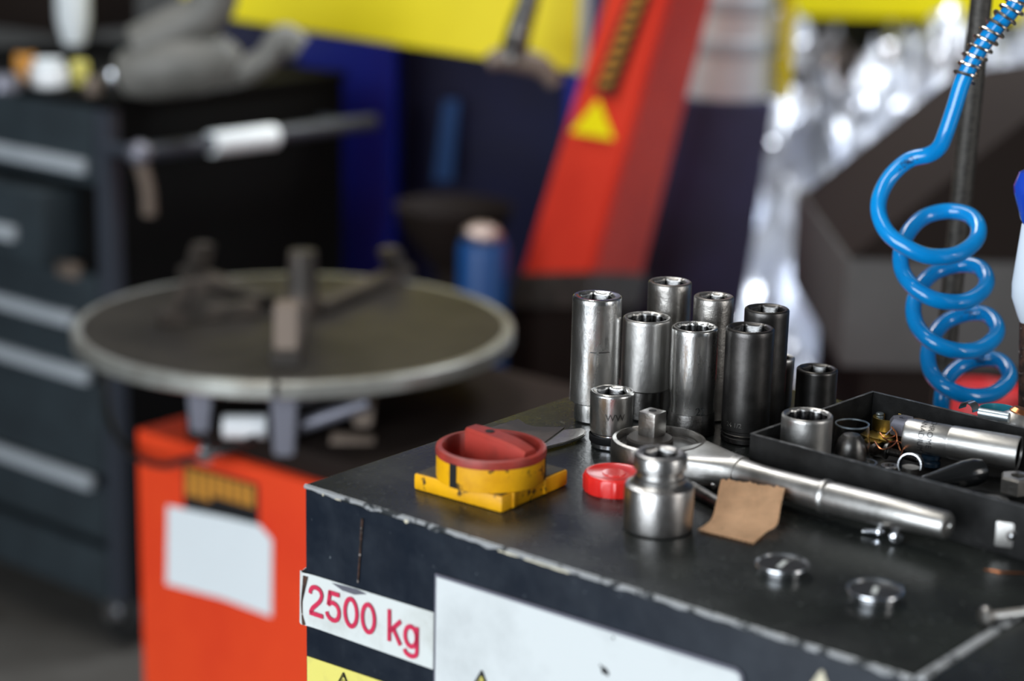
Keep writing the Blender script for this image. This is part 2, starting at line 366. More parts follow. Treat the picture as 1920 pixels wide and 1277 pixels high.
GL = {'2': ([cm([(.055, .49), (.075, .58), (.15, .65), (.255, .668), (.37, .635), (.43, .55), (.42, .46), (.36, .365), (.25, .265), (.13, .16), (.065, .05)]), [(.03, .045), (.48, .045)]], .556),
      '5': ([[(.115, .66), (.46, .66)], [(.155, .70), (.095, .355)], cm([(.09, .365), (.16, .425), (.27, .44), (.39, .385), (.44, .28), (.43, .17), (.37, .08), (.26, .045), (.14, .07), (.07, .13), (.045, .2)])], .556),
      '0': ([ell(.27, .355, .19, .31)], .556), ' ': ([], .278),
      'k': ([[(.09, 0), (.09, .716)], [(.44, .53), (.10, .22)], [(.20, .33), (.44, -.01)]], .5),
      'g': ([ell(.255, .265, .175, .22), cm([(.44, .52), (.44, .3), (.44, -.02), (.405, -.12), (.30, -.165), (.19, -.16), (.10, -.12), (.065, -.05)])], .556)}
tb = NB(); penx = 0; wv = .052
for ch in '2500 kg':
    for st_ in GL[ch][0]:
        pr_ = None; closed = (abs(st_[0][0] - st_[-1][0]) + abs(st_[0][1] - st_[-1][1])) < 1e-6
        for i in range(len(st_)):
            a = st_[i - 1] if i > 0 else (st_[-2] if closed else st_[0]); b2 = st_[i + 1] if i < len(st_) - 1 else (st_[1] if closed else st_[-1])
            d = Vector((b2[0] - a[0], b2[1] - a[1])).normalized(); x_, y_ = st_[i]
            cur = (tb.verts.new((penx + x_ - d.y * wv, y_ + d.x * wv, 0)), tb.verts.new((penx + x_ + d.y * wv, y_ - d.x * wv, 0)))
            if pr_: tb.faces.new((pr_[0], pr_[1], cur[1], cur[0]))
            pr_ = cur
    penx += GL[ch][1]
xs = [v.co.x for v in tb.verts]
x0, x1 = min(xs), max(xs)
digit_h = 0.716
b0, b1 = FL(582, 1150), FL(788, 1213); t0_ = FL(600, 1095); b0b = FL(600, 1153)
sx = (b1[0] - b0[0]) / (x1 - x0); hh = (t0_[1] - b0b[1]); sy = hh / digit_h
slope = (br_[1] - bl[1]) / (br_[0] - bl[0]); slope = (slope + (tr[1] - tl[1]) / (tr[0] - tl[0])) / 2
for v in tb.verts:
    s = b0[0] + (v.co.x - x0) * sx; z = b0[1] + (s - b0[0]) * slope + v.co.y * sy
    v.co = Vector((s, -0.00195 if s < 0.004 else -0.0014, T + z))
obj('lettering', tb, 'label_red', sign, smooth=False, label='red print reading 2500 kg')
st_px = [(573, 1077), (581, 1080), (577, 1100), (572, 1126), (572, 1150), (577, 1170), (571, 1170), (569, 1128)]
bm = NB(); prism(bm, [(a, -0.0018, T + c) for a, c in (FL(*p) for p in st_px)], (0, -0.0001, 0)); obj('rust_stain', bm, 'rusty', sign, smooth=False, label='brown rust stain where the sticker bends round the corner')
st_px = [(625, 1092), (650, 1098), (672, 1104), (690, 1113), (668, 1114), (645, 1106)]
bm = NB(); prism(bm, [(a, -0.0011, T + c) for a, c in (FL(*p) for p in st_px)], (0, -0.0001, 0)); obj('rust_stain', bm, 'mount_grey', sign, smooth=False)
# big white plate
q = [FL(819, 1074), FL(1398, 1258)]
ext_dir = (q[1][0] - q[0][0], q[1][1] - q[0][1])
bm = NB(); s0, z0 = q[0]; s1, z1 = q[1]; r = 0.004
pts = [(s0, 0, T + z0), (s1 - r, 0, T + z1 + r * 0.1), (s1 - 0.001, 0, T + z1 - 0.0012), (s1, 0, T + z1 - r), (s1, 0, T + z1 - 0.16), (s0, 0, T + z0 - 0.16)]
prism(bm, pts, (0, -0.0014, 0)); back = obj('sign_plate', bm, 'plate_edge', cab, smooth=False, label='grey-edged plate under the blank white sign')
bm = NB(); g = 0.0013
pts = [(s0 + g, 0, T + z0 - g), (s1 - r, 0, T + z1 - g), (s1 - 0.0018, 0, T + z1 - 0.0024), (s1 - g, 0, T + z1 - r - g), (s1 - g, 0, T + z1 - 0.158), (s0 + g, 0, T + z0 - 0.158)]
prism(bm, [(a, -0.0014, c) for a, b, c in pts], (0, -0.0003, 0)); obj('white_face', bm, 'white_paint', back, smooth=False)
bm = NB()
for px, py, rr in ((1137, 1255, .0024), (1143, 1260, .0017), (1154, 1194, .0009), (1130, 1246, .0009)):
    s, z = FL(px, py); prism(bm, [(s + rr * random.uniform(.6, 1) * math.cos(a * .7), -0.0017, T + z + rr * random.uniform(.5, .9) * math.sin(a * .7)) for a in range(9)], (0, -0.0001, 0))
obj('stain', bm, 'print_black', back, smooth=False)
def warn_tri(px, py, w, m, parent, y0, bord=True, nm='warning_triangle'):
    s, z = FL(px, py); h = w * 0.87
    def tri(k):
        a = []
        for cx_, cz_, st in ((0, 0, 90), (-w / 2, -h, 210), (w / 2, -h, 330)):
            for d in (-40, 0, 40):
                a.append((s + cx_ * k + 0.0012 * math.cos(math.radians(st - d)), y0, T + z - 0.004 * (1 - k) * 2 + cz_ * k + 0.0012 * math.sin(math.radians(st - d)) - (1 - k) * h * 0.35))
        return a
    if bord:
        bm = NB(); prism(bm, tri(1), (0, -0.0002, 0)); fr = obj(nm, bm, 'print_black', parent, smooth=False)
        bm = NB(); prism(bm, [(a, b - 0.0002, c) for a, b, c in tri(0.84)], (0, -0.0001, 0)); obj('yellow_field', bm, m, fr, smooth=False) if parent is cab else obj(nm + '_field', bm, m, parent, smooth=False)
    else:
        bm = NB(); prism(bm, tri(1), (0, -0.0003, 0)); obj(nm, bm, m, parent, smooth=False)
warn_tri(908, 1259, 0.040, 'label_yellow', back, -0.0017)
q = [FL(577, 1230), FL(722, 1279)]
bm = NB(); pts = [(q[0][0], 0, T + q[0][1]), (q[1][0], 0, T + q[1][1]), (q[1][0], 0, T + q[1][1] - .045), (q[0][0], 0, T + q[0][1] - .06)]
prism(bm, pts, (0, -0.0005, 0)); ys_ = obj('yellow_sticker', bm, 'label_yellow', cab, smooth=False, label='yellow warning sticker under the 2500 kg sign')
warn_tri(646, 1264, 0.03, 'label_yellow', ys_, -0.0005)
warn_tri(1541, 1262, 0.03, 'cream', cab, 0.0, bord=False, nm='cream_triangle')
# neighbouring cabinet at the lower right
cab2 = thing('side_cabinet', 'dark side cabinet meeting the tool cabinet at a seam, bottom right corner', 'cabinet', (A.x, A.y, 0), CABROT)
bm = NB(); box(bm, LU + 0.0012, LU + 0.42, 0, LV * 1.6, 0.04, T - 0.0005, 0.002); obj('body', bm, 'front_paint', cab2)
bm = NB(); box(bm, LU + 0.0012, LU + 0.0055, 0.0005, LV * 1.6, T - 0.002, T + 0.0008, 0.0004); obj('seam_lip', bm, 'edge_wear', cab2)
bm = NB(); box(bm, LU + 0.006, LU + 0.42, 0.001, LV * 1.6, T - 0.0006, T + 0.0002); obj('top_panel', bm, 'table_paint', cab2)

# ------------------------------------------------------------------ sockets
def socket(label, xt, yt, yb, half, m, pts=6, nose=None, knurl=None, waist=None, taper=None, group='sockets standing on the cabinet', rot=0.3, z0=0.95, grooves=(), engr=None, ri=None, name='long_socket', band=None, nm_mat=None):
    b, h, r = fit(xt, yt, yb, half, z0)
    t = thing(name, label, 'socket', b, 0, group)
    zb = (nose[1] if nose else 0) * h
    c = 0.0009
    pr = []
    def rad(f):
        if waist:
            z_, dr, w_ = waist; k = math.exp(-((f - z_) / w_) ** 2); rr = r * (1 - dr * k)
        else: rr = r
        if taper: rr *= taper + (1 - taper) * min(1, f / 0.9)
        return rr
    zz0 = zb
    pr.append((rad(zz0 / h) - c, zz0)); pr.append((rad(zz0 / h), zz0 + c))
    for k in range(1, 24):
        z = zz0 + c + (h - zz0 - 2 * c) * k / 24; f = z / h; rr = rad(f)
        pr.append((rr, z))
    pr.append((r, h - c * 1.3)); pr.append((r - 0.25 * c, h - 0.6 * c)); pr.append((r - c, h))
    for gz, gd in grooves:
        gz *= h
        pr = [p for p in pr if abs(p[1] - gz) > 0.0013] + [(rad(gz / h), gz - 0.0012), (rad(gz / h) - gd, gz - 0.0008), (rad(gz / h) - gd, gz + 0.0008), (rad(gz / h), gz + 0.0012)]
        pr.sort(key=lambda p: p[1])
    bm = socket_bm(pr, r, h * 0.55, pts, ri=(ri or 0.77) * r, rot=rot)
    obj('barrel', bm, [m, 'socket_bore'], t)
    if nose:
        bm = NB(); nr = r * nose[0]
        lathe(bm, [(nr - .0008, 0), (nr, .0009), (nr, zb - 0.001), (nr * 0.97, zb + 0.001)], 48)
        obj('drive_end', bm, nm_mat or m, t)
    if knurl:
        bm = NB(); z0_, z1_ = knurl[0] * h, knurl[1] * h; nn = 64; nr_ = 7; rg = []
        for j in range(nr_ + 1):
            rg.append([bm.verts.new(((r + (0.00028 if (i + j) % 2 else -0.00012)) * math.cos(2 * PI * (i) / nn), (r + (0.00028 if (i + j) % 2 else -0.00012)) * math.sin(2 * PI * i / nn), z0_ + (z1_ - z0_) * j / nr_)) for i in range(nn)])
        for a, b2 in zip(rg, rg[1:]):
            for i in range(nn): bm.faces.new((a[i], a[(i + 1) % nn], b2[(i + 1) % nn], b2[i]))
        obj('knurled_band', bm, m, t, auto=10)
    if band:
        bm = NB(); z0_, z1_ = band[0] * h, band[1] * h
        lathe(bm, [(rad(band[0]) + 0.0001, z0_), (rad(band[0]) + .0005, z0_ + .0006), (rad(band[1]) + .0005, z1_ - .0006), (rad(band[1]) + 0.0001, z1_)], 48, cap0=False, cap1=False)
        obj('lower_band', bm, band[2], t)
    if engr:
        txt, fz, size, phi, em = engr
        tb = text_bm(txt, 0.012); xs = [v.co.x for v in tb.verts]; mx_ = (min(xs) + max(xs)) / 2
        for v in tb.verts:
            a = phi + (v.co.x - mx_) * size / r; rr = rad(fz) + 0.00022; v.co = Vector((rr * math.cos(a), rr * math.sin(a), fz * h + v.co.y * size))
        obj('stamped_marking', tb, em, t, smooth=False)
    return t
FRONT = -PI / 2
socket('tall chrome deep socket with knurled band and narrow foot, left end of the group', 1120, 553.5, 786, 46.5, 'chrome', 6, nose=(0.80, 0.155), knurl=(0.165, 0.225), ri=0.72, engr=('\u2013 \u2013\u2013', 0.57, 0.006, FRONT + 0.15, 'dark_oxide'))
socket('bright deep socket with twelve notches and a dark narrow foot, second from left', 1214, 594, 783, 46, 'satin_steel', 12, nose=(0.66, 0.30), nm_mat='dark_oxide', ri=0.84)
socket('chrome deep socket waisted low down above a dark base, front centre of the group', 1303.5, 612, 809, 44, 'chrome', 12, waist=(0.28, 0.06, 0.13), band=(0.004, 0.21, 'dark_oxide'), ri=0.78, engr=('22', 0.215, 0.0062, FRONT + 0.32, 'bright_steel'))
socket('thick matt black deep impact socket, right front of the group', 1407, 613.5, 824, 45.5, 'black_steel', 6, grooves=((0.07, 0.0007), (0.10, 0.0005)), ri=0.80, engr=('24 1/2', 0.16, 0.0036, FRONT - 0.62, 'grey_steel'))
socket('grey deep socket with ribbed neck at the very back, tallest in the photo', 1256.5, 527, 762, 41, 'grey_steel', 6, grooves=((0.56, 0.0004), (0.60, 0.0004), (0.64, 0.0004)), ri=0.76)
socket('grey-brown deep socket in the back row behind the waisted chrome one', 1339, 554.5, 782, 38, 'grey_steel', 6, ri=0.68)
socket('dark deep socket behind the matt black impact socket', 1438.5, 577.5, 790, 42, 'black_steel', 6, ri=0.80)
socket('pale narrow socket mostly hidden behind the dark one, beside the short black socket', 1464, 668, 762, 27, 'satin_steel', 6, taper=0.9, name='short_socket')
socket('short gloss black socket with a worn bright rim, right end behind the tray', 1532.5, 690, 780, 38.5, 'black_steel', 6, ri=0.78, name='short_socket')
socket('short chrome socket tapering downwards with black ring and shiny foot, front left', 1148.5, 732, 836, 42, 'chrome', 6, nose=(0.90, 0.26), taper=0.93, ri=0.72, name='short_socket', nm_mat='bright_steel', band=(0.10, 0.245, 'black_rubber'), engr=('WW', 0.56, 0.0052, FRONT + 0.12, 'dark_oxide'))
# big stepped impact socket
b, h, r = fit(1239, 848, 990, 51)
t = thing('impact_socket', 'fat stepped steel impact socket with ringed neck standing nearest the front', 'socket', b, 0)
R = 66 * pxm(b + Vector((0, 0, 0.015)))
hb = h * 0.60
pr = [(R - .0014, 0), (R - .0003, .0008), (R, .002), (R, hb - .0018), (R - .0006, hb - .0006), (R - .002, hb), (r * .985, hb + 0.0009), (r * 0.95, hb + 0.0016), (r * .96, hb + .0028), (r * .93, hb + .0034),
      (r * .88, hb + .0040), (r * .87, h - .0092), (r * .9, h - .0088), (r - .0009, h - .0082), (r, h - .0070), (r, h - .0018), (r - .0005, h - .0006), (r - .0014, h)]
bm = socket_bm(pr, r, 0.016, 4, ri=r * 0.66, rot=0.5)
obj('barrel', bm, ['impact_steel', 'socket_bore'], t)

# ------------------------------------------------------------------ rotary switch: yellow base, ring, red grip
Lc, Fc, Rc = P(772, 886, 0.9585), P(938, 931, 0.9585), P(1069, 881, 0.9585)
ctr = (Lc + Rc) / 2; aa = math.atan2((Fc - Lc).y, (Fc - Lc).x); sd = ((Fc - Lc).length + (Rc - Fc).length) / 2
sw = thing('rotary_switch', 'grimy yellow square rotary isolator switch with a red grip', 'switch', (ctr.x, ctr.y, 0.95), aa)
bm = NB(); box(bm, -sd / 2, sd / 2, -sd / 2, sd / 2, 0, 0.0085, 0.0016); base = obj('base_plate', bm, 'yellow_plastic', sw)
bm = NB(); k = sd / 2 - 0.0012; box(bm, -k, k, -k, k, 0.0084, 0.0088); obj('grimy_top', bm, 'yellow_grimy', base, label='oily blackened upper face')
for sgn in (0.15, 0.62):
    bm = NB(); box(bm, sd / 2 - 0.0002, sd / 2 + 0.0009, sd * (sgn - .5), sd * (sgn - .5) + .0022, 0.0008, 0.0085, 0.0003)
    obj('rib', bm, 'yellow_plastic', base)
rc = P(921, 835, 0.9745); rr = 103 * pxm(rc)
loc = Matrix.Rotation(-aa, 3, 'Z') @ Vector((rc.x - ctr.x, rc.y - ctr.y, 0))
MT = Matrix.Translation(loc)
bm = NB(); lathe(bm, [(rr - .0002, .0087), (rr, .0095), (rr, .0215), (rr - .0026, .0215), (rr - .0026, .0087)], 72, MT, cap0=False, cap1=False); obj('ring', bm, 'yellow_plastic', sw)
bm = NB(); lathe(bm, [(rr + .0002, .0205), (rr + .0004, .0225), (rr + .0001, .0243), (rr - .0006, .0247), (rr - .0026, .0247), (rr - .0032, .0238), (rr - .0032, .0105), (0.0001, .0105)], 72, MT, cap0=False); obj('red_rim', bm, 'red_plastic', sw)
# slots
for px, w2 in ((852, .0026), (1023, .0022)):
    pp = P(px, 888 if px < 900 else 872, 0.966) - rc; av = math.atan2(pp.y, pp.x) - aa
    bm = NB(); box(bm, rr - 0.0012, rr + 0.00025, -w2 * .85, w2 * .85, 0.0089, 0.0212 if px < 900 else 0.0205, 0, MT @ Matrix.Rotation(av, 4, 'Z'))
    obj('slot', bm, 'black_void', sw, smooth=False)
# red grip
g0, g1 = P(893, 803, 0.983), P(997, 846, 0.979); gd = (g1 - g0); gl = gd.length; ga = math.atan2(gd.y, gd.x) - aa
gm = (g0 + g1) / 2 - ctr; gloc = Matrix.Rotation(-aa, 3, 'Z') @ Vector((gm.x, gm.y, 0))
bm = NB(); n = 16; rows = []; gw = 0.0058; hl = rr * 0.70
gc = P(938, 838, 0.9745); gloc = Matrix.Rotation(-aa, 3, 'Z') @ Vector((gc.x - ctr.x, gc.y - ctr.y, 0))
for i in range(n + 1):
    t = -1 + 2 * i / n; x = hl * t; zt = 0.0306 - 0.0016 * t - 0.0014 * max(0, t) ** 3 - 0.0008 * t * t; ww = gw * (1 - 0.18 * t * t)
    rows.append([bm.verts.new((x, -ww, .0106)), bm.verts.new((x, -ww, zt - .0012)), bm.verts.new((x, -ww + .0012, zt)), bm.verts.new((x, ww - .0012, zt)), bm.verts.new((x, ww, zt - .0012)), bm.verts.new((x, ww, .0106))])
for a, b2 in zip(rows, rows[1:]):
    for k in range(5): bm.faces.new((a[k], a[k + 1], b2[k + 1], b2[k]))
bm.faces.new(rows[0]); bm.faces.new(rows[-1][::-1])
bmesh.ops.transform(bm, matrix=Matrix.Translation(gloc) @ Matrix.Rotation(ga, 4, 'Z'), verts=bm.verts)
grip = obj('grip', bm, 'red_plastic', sw)
bm = NB(); lathe(bm, [(.0023, 0.0), (.0023, .0006)], 24, Matrix.Translation(gloc) @ Matrix.Rotation(ga, 4, 'Z') @ Matrix.Translation((-hl * 0.36, 0, 0.0308))); obj('screw_hole', bm, 'black_void', grip)

# ------------------------------------------------------------------ red screw cap
b, h, r = fit(1152, 884, 917, 57)
t = thing('bottle_cap', 'bright red ribbed plastic bottle cap behind the fat impact socket', 'cap', b)
bm = NB(); seg = 120; prof = [(r * 1.0, 0), (r * 1.0, .0012), (r * 1.0, h * .82), (r * .985, h * .93), (r * .95, h * .985), (r * .90, h), (r * .86, h * .985), (r * .78, h * .93), (r * .4, h * .91), (r * .39, h * .95), (r * .30, h * .95), (0.0001, h * .94)]
rings = []
for ri_, (q, z) in enumerate(prof):
    rings.append([bm.verts.new((q * (1 + (0.035 if (i % 10 in (0, 1)) and 0 < ri_ < 3 else 0)) * math.cos(2 * PI * i / seg), q * (1 + (0.035 if (i % 10 in (0, 1)) and 0 < ri_ < 3 else 0)) * math.sin(2 * PI * i / seg), z)) for i in range(seg)])
for a, b2 in zip(rings, rings[1:]):
    for i in range(seg): bm.faces.new((a[i], a[(i + 1) % seg], b2[(i + 1) % seg], b2[i]))
bm.faces.new(rings[0][::-1]); obj('shell', bm, 'red_cap', t)

# ------------------------------------------------------------------ ring-headed ratchet
hc = P(1236, 822, 0.9655); ro = 91 * pxm(hc); rin = 80 * pxm(hc); 
hn = P(1300, 862, 0.9590); cl = P(1548, 931, 0.9622); en = P(1778, 986, 0.9655)
t = thing('ratchet_wrench', 'long steel ratchet wrench with open ring head and square drive pointing up', 'wrench', (hc.x, hc.y, 0.95))
o3 = Vector((hc.x, hc.y, 0.95)); hn -= o3; cl -= o3; en -= o3
dirh = (en - cl); dirh.z = 0; dirh.normalize()
bm = NB()
lathe(bm, [(ro - .0016, .0012), (ro - .0004, .003), (ro, .008), (ro - .0003, .0135), (ro - .001, .0152), (rin + .0002, .0158), (rin, .0152), (rin, .0058), (rin - .001, .0050), (rin - .001, .0012)], 72, cap0=False, cap1=False)
obj('ring_head', bm, 'grey_steel', t)
bm = NB(); lathe(bm, [(0.0001, .0022), (rin - .0001, .0022), (rin - .0001, .0118), (rin * .93, .0124), (rin * .9, .0112), (0.0001, .0112)], 60, cap0=False, cap1=False); obj('gear_disc', bm, 'black_steel', t)
wc = P(1219, 817, 0.966) - o3; wr = 43 * pxm(P(1219, 815, 0.96))
bm = NB(); lathe(bm, [(wr, 0), (wr, .0032), (wr * .93, .0042), (0.0001, .0046)], 48, Matrix.Translation((wc.x, wc.y, .0113))); obj('washer', bm, 'jaw', t)
sq = P(1222, 813, 0.966) - o3; sr = 0.0054
bm = NB(); box(bm, -sr, sr, -sr, sr, 0.0, 0.0135, 0.0012, Matrix.Translation((sq.x, sq.y, .0150)) @ Matrix.Rotation(math.radians(50), 4, 'Z')); dr = obj('square_drive', bm, 'grey_steel', t)
bm = NB(); lathe(bm, [(.0021, 0), (.0021, .0002)], 24, Matrix.Translation((sq.x, sq.y, .02845))); obj('drive_hole', bm, 'black_void', dr)
# neck + shank + grip
hd = Vector((cl.x, cl.y, 0)).normalized(); sd_ = Vector((-hd.y, hd.x, 0))
hn = hd * (ro + .026); hn.z = .0102
pts = [hn - hd * .0005, hn.lerp(cl, .15), hn.lerp(cl, .4), hn.lerp(cl, .7), cl]
bm = NB(); sweep(bm, catmull(pts, 8), lambda u: 0.0074 + 0.0014 * math.exp(-u * 4) - 0.0006 * math.sin(u * PI), 32); obj('shank', bm, 'satin_steel', t)
bm = NB(); secs = []; NS = 40
for q in range(13):
    f = q / 12; wk = (ro * .86) * (1 - f) ** 1.5 + .0088 * (1 - (1 - f) ** 1.5); th_ = .0064 * (1 - f) + .0088 * f; ex = 5 * (1 - f) + 2 * f; zc_ = .0090 * (1 - f) + .0102 * f
    sec = []
    for k in range(NS):
        a = 2 * PI * k / NS; ca, sa = math.cos(a), math.sin(a)
        y_ = wk * math.copysign(abs(ca) ** (2 / ex), ca); z_ = zc_ + th_ * math.copysign(abs(sa) ** (2 / ex), sa)
        x_ = (1 - f) * math.sqrt(max(0, (rin + .0012) ** 2 - y_ * y_)) + f * (ro + .030)
        sec.append(bm.verts.new(hd * x_ + sd_ * y_ + Vector((0, 0, z_))))
    secs.append(sec)
for a, b2 in zip(secs, secs[1:]):
    for k in range(NS): bm.faces.new((a[k], a[(k + 1) % NS], b2[(k + 1) % NS], b2[k]))
bm.faces.new(secs[0][::-1]); bm.faces.new(secs[-1]); obj('neck', bm, 'satin_steel', t, auto=50)
bm = NB(); L_ = (en - cl).length
lathe(bm, [(.0066, -.0025), (.0082, -.0015), (.0084, 0), (.0082, .0015), (.0072, .0026)], 40, axis_mtx(cl, en)); obj('collar', bm, 'satin_steel', t)
bm = NB(); lathe(bm, [(.0074, .002), (.0078, .006), (.0074, L_ * .5), (.0064, L_ - .0015), (.0058, L_ - .0003), (.0050, L_), (.0022, L_), (.0018, L_ - .0008), (.0001, L_ - .0012)], 40, axis_mtx(cl, en)); obj('handle_grip', bm, 'satin_steel', t)

# ------------------------------------------------------------------ blades behind the switch
def flat(name, label, cat, px, z, th, m, bev=0.0002, curl=0):
    pts = [P(x, y, z) for x, y in px]; c = sum(pts, Vector()) / len(pts); c.z = z
    bm = NB(); prism(bm, [p - c for p in pts], (0, 0, th)); 
    o = obj(name, bm, m, smooth=False); o.location = c; return tag(o, label, cat)
t = flat('steel_strip', 'flat grey sheet steel blade with notched corner behind the red-gripped switch', 'blade', [(915, 806), (972, 788), (988, 799), (1006, 803), (1058, 804), (1020, 832), (985, 832), (940, 815)], 0.9530, 0.0009, 'jaw')
pts = [P(x, y, 0.9512) for x, y in [(1000, 850), (1010, 832), (1050, 812), (1090, 808), (1099, 812), (1096, 820), (1080, 828), (1060, 834)]]
c = sum(pts, Vector()) / len(pts); c.z = 0.9512
bm = NB(); prism(bm, [p - c for p in pts], (0, 0, 0.0018)); bmesh.ops.bevel(bm, geom=bm.edges[:], offset=0.0005, segments=2, affect='EDGES')
o = obj('scraper', bm, 'grey_steel'); o.location = c; o['label'] = 'dark curved steel scraper with a bright worn edge lying under the flat blade'; o['category'] = 'blade'

# ------------------------------------------------------------------ cardboard scrap
left = [(1306, 994, .9508), (1333, 974, .9520), (1343, 940, .9570), (1348, 915, .9610), (1352, 898, .9640)]
right = [(1412, 1020, .9508), (1437, 998, .9520), (1457, 984, .9548), (1464, 950, .9595), (1472, 915, .9640)]
bm = NB(); rows = []
Lp = catmull([P(*q) for q in left], 5); Rp = catmull([P(*q) for q in right], 5)
for a, b2 in zip(Lp, Rp):
    rows.append([bm.verts.new(a.lerp(b2, k / 24) + Vector((0, 0, 0.0004 * (k % 2)))) for k in range(25)])
for v in rows[-1]: v.co += (rows[-1][0].co - rows[-3][0].co).normalized() * random.uniform(-.0006, .0006)
for a, b2 in zip(rows, rows[1:]):
    for k in range(24): bm.faces.new((a[k], a[k + 1], b2[k + 1], b2[k]))
bmesh.ops.solidify(bm, geom=bm.faces[:], thickness=-0.0011)
c = Vector(P(1390, 960)); bmesh.ops.translate(bm, vec=-c, verts=bm.verts)
o = obj('cardboard_scrap', bm, 'cardboard', auto=60); o.location = c; tag(o, 'torn bent scrap of brown corrugated cardboard leaning on the ratchet handle', 'cardboard')

# ------------------------------------------------------------------ round plugs
for i, (xt, yt, lab) in enumerate(((1467, 1055, 'shiny round steel plug with dark face, left one of two near the front edge'), (1641, 1104, 'shiny round steel plug with dark face, right one of two near the front edge'))):
    b, h, r = fit(xt, yt, yt + 22 + i, 52 + i * 2)
    t = thing('round_plug', lab, 'plug', b, 0.2 * i)
    bm = NB(); lathe(bm, [(r * .84, 0), (r * .86, .0006), (r * .86, h * .72), (r * .97, h * .84), (r, h * .92), (r * .985, h), (r * .93, h), (r * .88, h - .0009)], 64, cap1=False); obj('shell', bm, 'bright_steel', t)
    bm = NB(); lathe(bm, [(r * .89, h - .0009), (0.0001, h - .0008)], 48, cap0=False); fc = obj('dark_face', bm, 'print_black', t)
    bm = NB(); box(bm, -.0011, .0011, -.0042, .0042, h - .0008, h - .0005, 0, Matrix.Rotation(-0.5, 4, 'Z')); obj('mark', bm, 'label_white', fc, smooth=False)

# ------------------------------------------------------------------ screws and bolts
def screw(label, p, q, rs, rh, m, hl=0.0028, cross=True, name='screw', group=None, cat='screw'):
    """head at p, tip at q"""
    p, q = Vector(p), Vector(q); t = thing(name, label, cat, p, group=group); t.rotation_euler = (q - p).to_track_quat('Z', 'Y').to_euler()
    L_ = (q - p).length
    bm = NB(); lathe(bm, [(rh * .35, -hl), (rh * .8, -hl * .75), (rh, -hl * .25), (rh, 0)], 24); hd_ = obj('head', bm, m, t)
    pr = [(rs, 0)]; z = 0.0006
    while z < L_ - .0012: pr += [(rs * 1.0, z), (rs * .8, z + .0004)]; z += .0008
    pr += [(rs * .7, L_)]
    bm = NB(); lathe(bm, pr, 16); obj('shaft', bm, m, t, auto=20)
    if cross:
        bm = NB(); box(bm, -rh * .6, rh * .6, -rh * .12, rh * .12, -hl * 1.02, -hl * .8); box(bm, -rh * .12, rh * .12, -rh * .6, rh * .6, -hl * 1.02, -hl * .8); obj('cross_slot', bm, 'black_void', hd_, smooth=False)
    return t
screw('small steel screw lying with its point to the left, below the ratchet handle', P(1648, 997, .953), P(1618, 996, .9518), .0019, .0034, 'bright_steel')
screw('small cross-head screw with its head facing the viewer, below the ratchet handle', P(1680, 1008, .9535), P(1676, 985, .952), .0019, .0035, 'bright_steel')
o = flat('metal_chip', 'tiny silver metal chip in front of the two small screws', 'chip', [(1632, 1018), (1647, 1016), (1650, 1022), (1638, 1026)], 0.9501, 0.0008, 'bright_steel')
screw('small dark screw with shiny round head beside the cardboard scrap', P(1340, 908, .9535), P(1312, 905, .952), .0018, .0032, 'grey_steel', cross=False)
screw('dark bolt lying near the seam at the lower right of the cabinet top', P(1850, 1156, .9545), P(1945, 1146, .9520), .0020, .0044, 'grey_steel', cross=False, name='bolt', cat='bolt')
bm = NB(); p0 = P(1296, 915, .9535); p1 = P(1350, 945, .9535); 
rod(bm, p0 - p0, p1 - p0, .0035, .0028, 16); o = obj('steel_pin', bm, 'dark_oxide'); o.location = p0; tag(o, 'short dark steel pin behind the cardboard scrap', 'pin')
# square drive end, lower right
p0 = P(1900, 998, .9605); 
t = thing('extension_bar', 'steel extension bar with square drive and ball, at the right edge before the tray', 'socket bar', p0, math.radians(-18))
bm = NB(); k = .0062; box(bm, -k * 1.25, k * 1.0, -k * .9, k * .9, -k, k, 0.0009); se = obj('square_drive', bm, 'satin_steel', t)
bm = NB(); lathe(bm, [(.0026, 0), (.0026, .0003), (.0022, .0004)], 24, Matrix.Translation((-.0002, -k * .9, .0002)) @ Matrix.Rotation(PI / 2, 4, 'X')); obj('ball_recess', bm, 'dark_oxide', se)
bm = NB(); bmesh.ops.create_uvsphere(bm, u_segments=20, v_segments=12, radius=.0017, matrix=Matrix.Translation((-.0002, -k * .92, .0002))); obj('detent_ball', bm, 'bright_steel', se)
bm = NB(); lathe(bm, [(.0065, 0), (.0085, .001), (.0085, .012), (.006, .014), (.006, .08), (.009, .084), (.009, .10)], 32, Matrix.Translation((k, 0, 0)) @ Matrix.Rotation(PI / 2, 4, 'Y')); obj('bar', bm, 'satin_steel', t)
bm = NB()
for k in range(3): sweep(bm, catmull([P(1845 + 8 * k, 1068 + k, .9503), P(1880, 1072 + k, .9504), P(1925, 1075, .9503)], 6), .0003, 6)
o = obj('copper_strand', bm, 'copper'); tag(o, 'thin copper wire strand lying on the cabinet top at the right', 'wire')

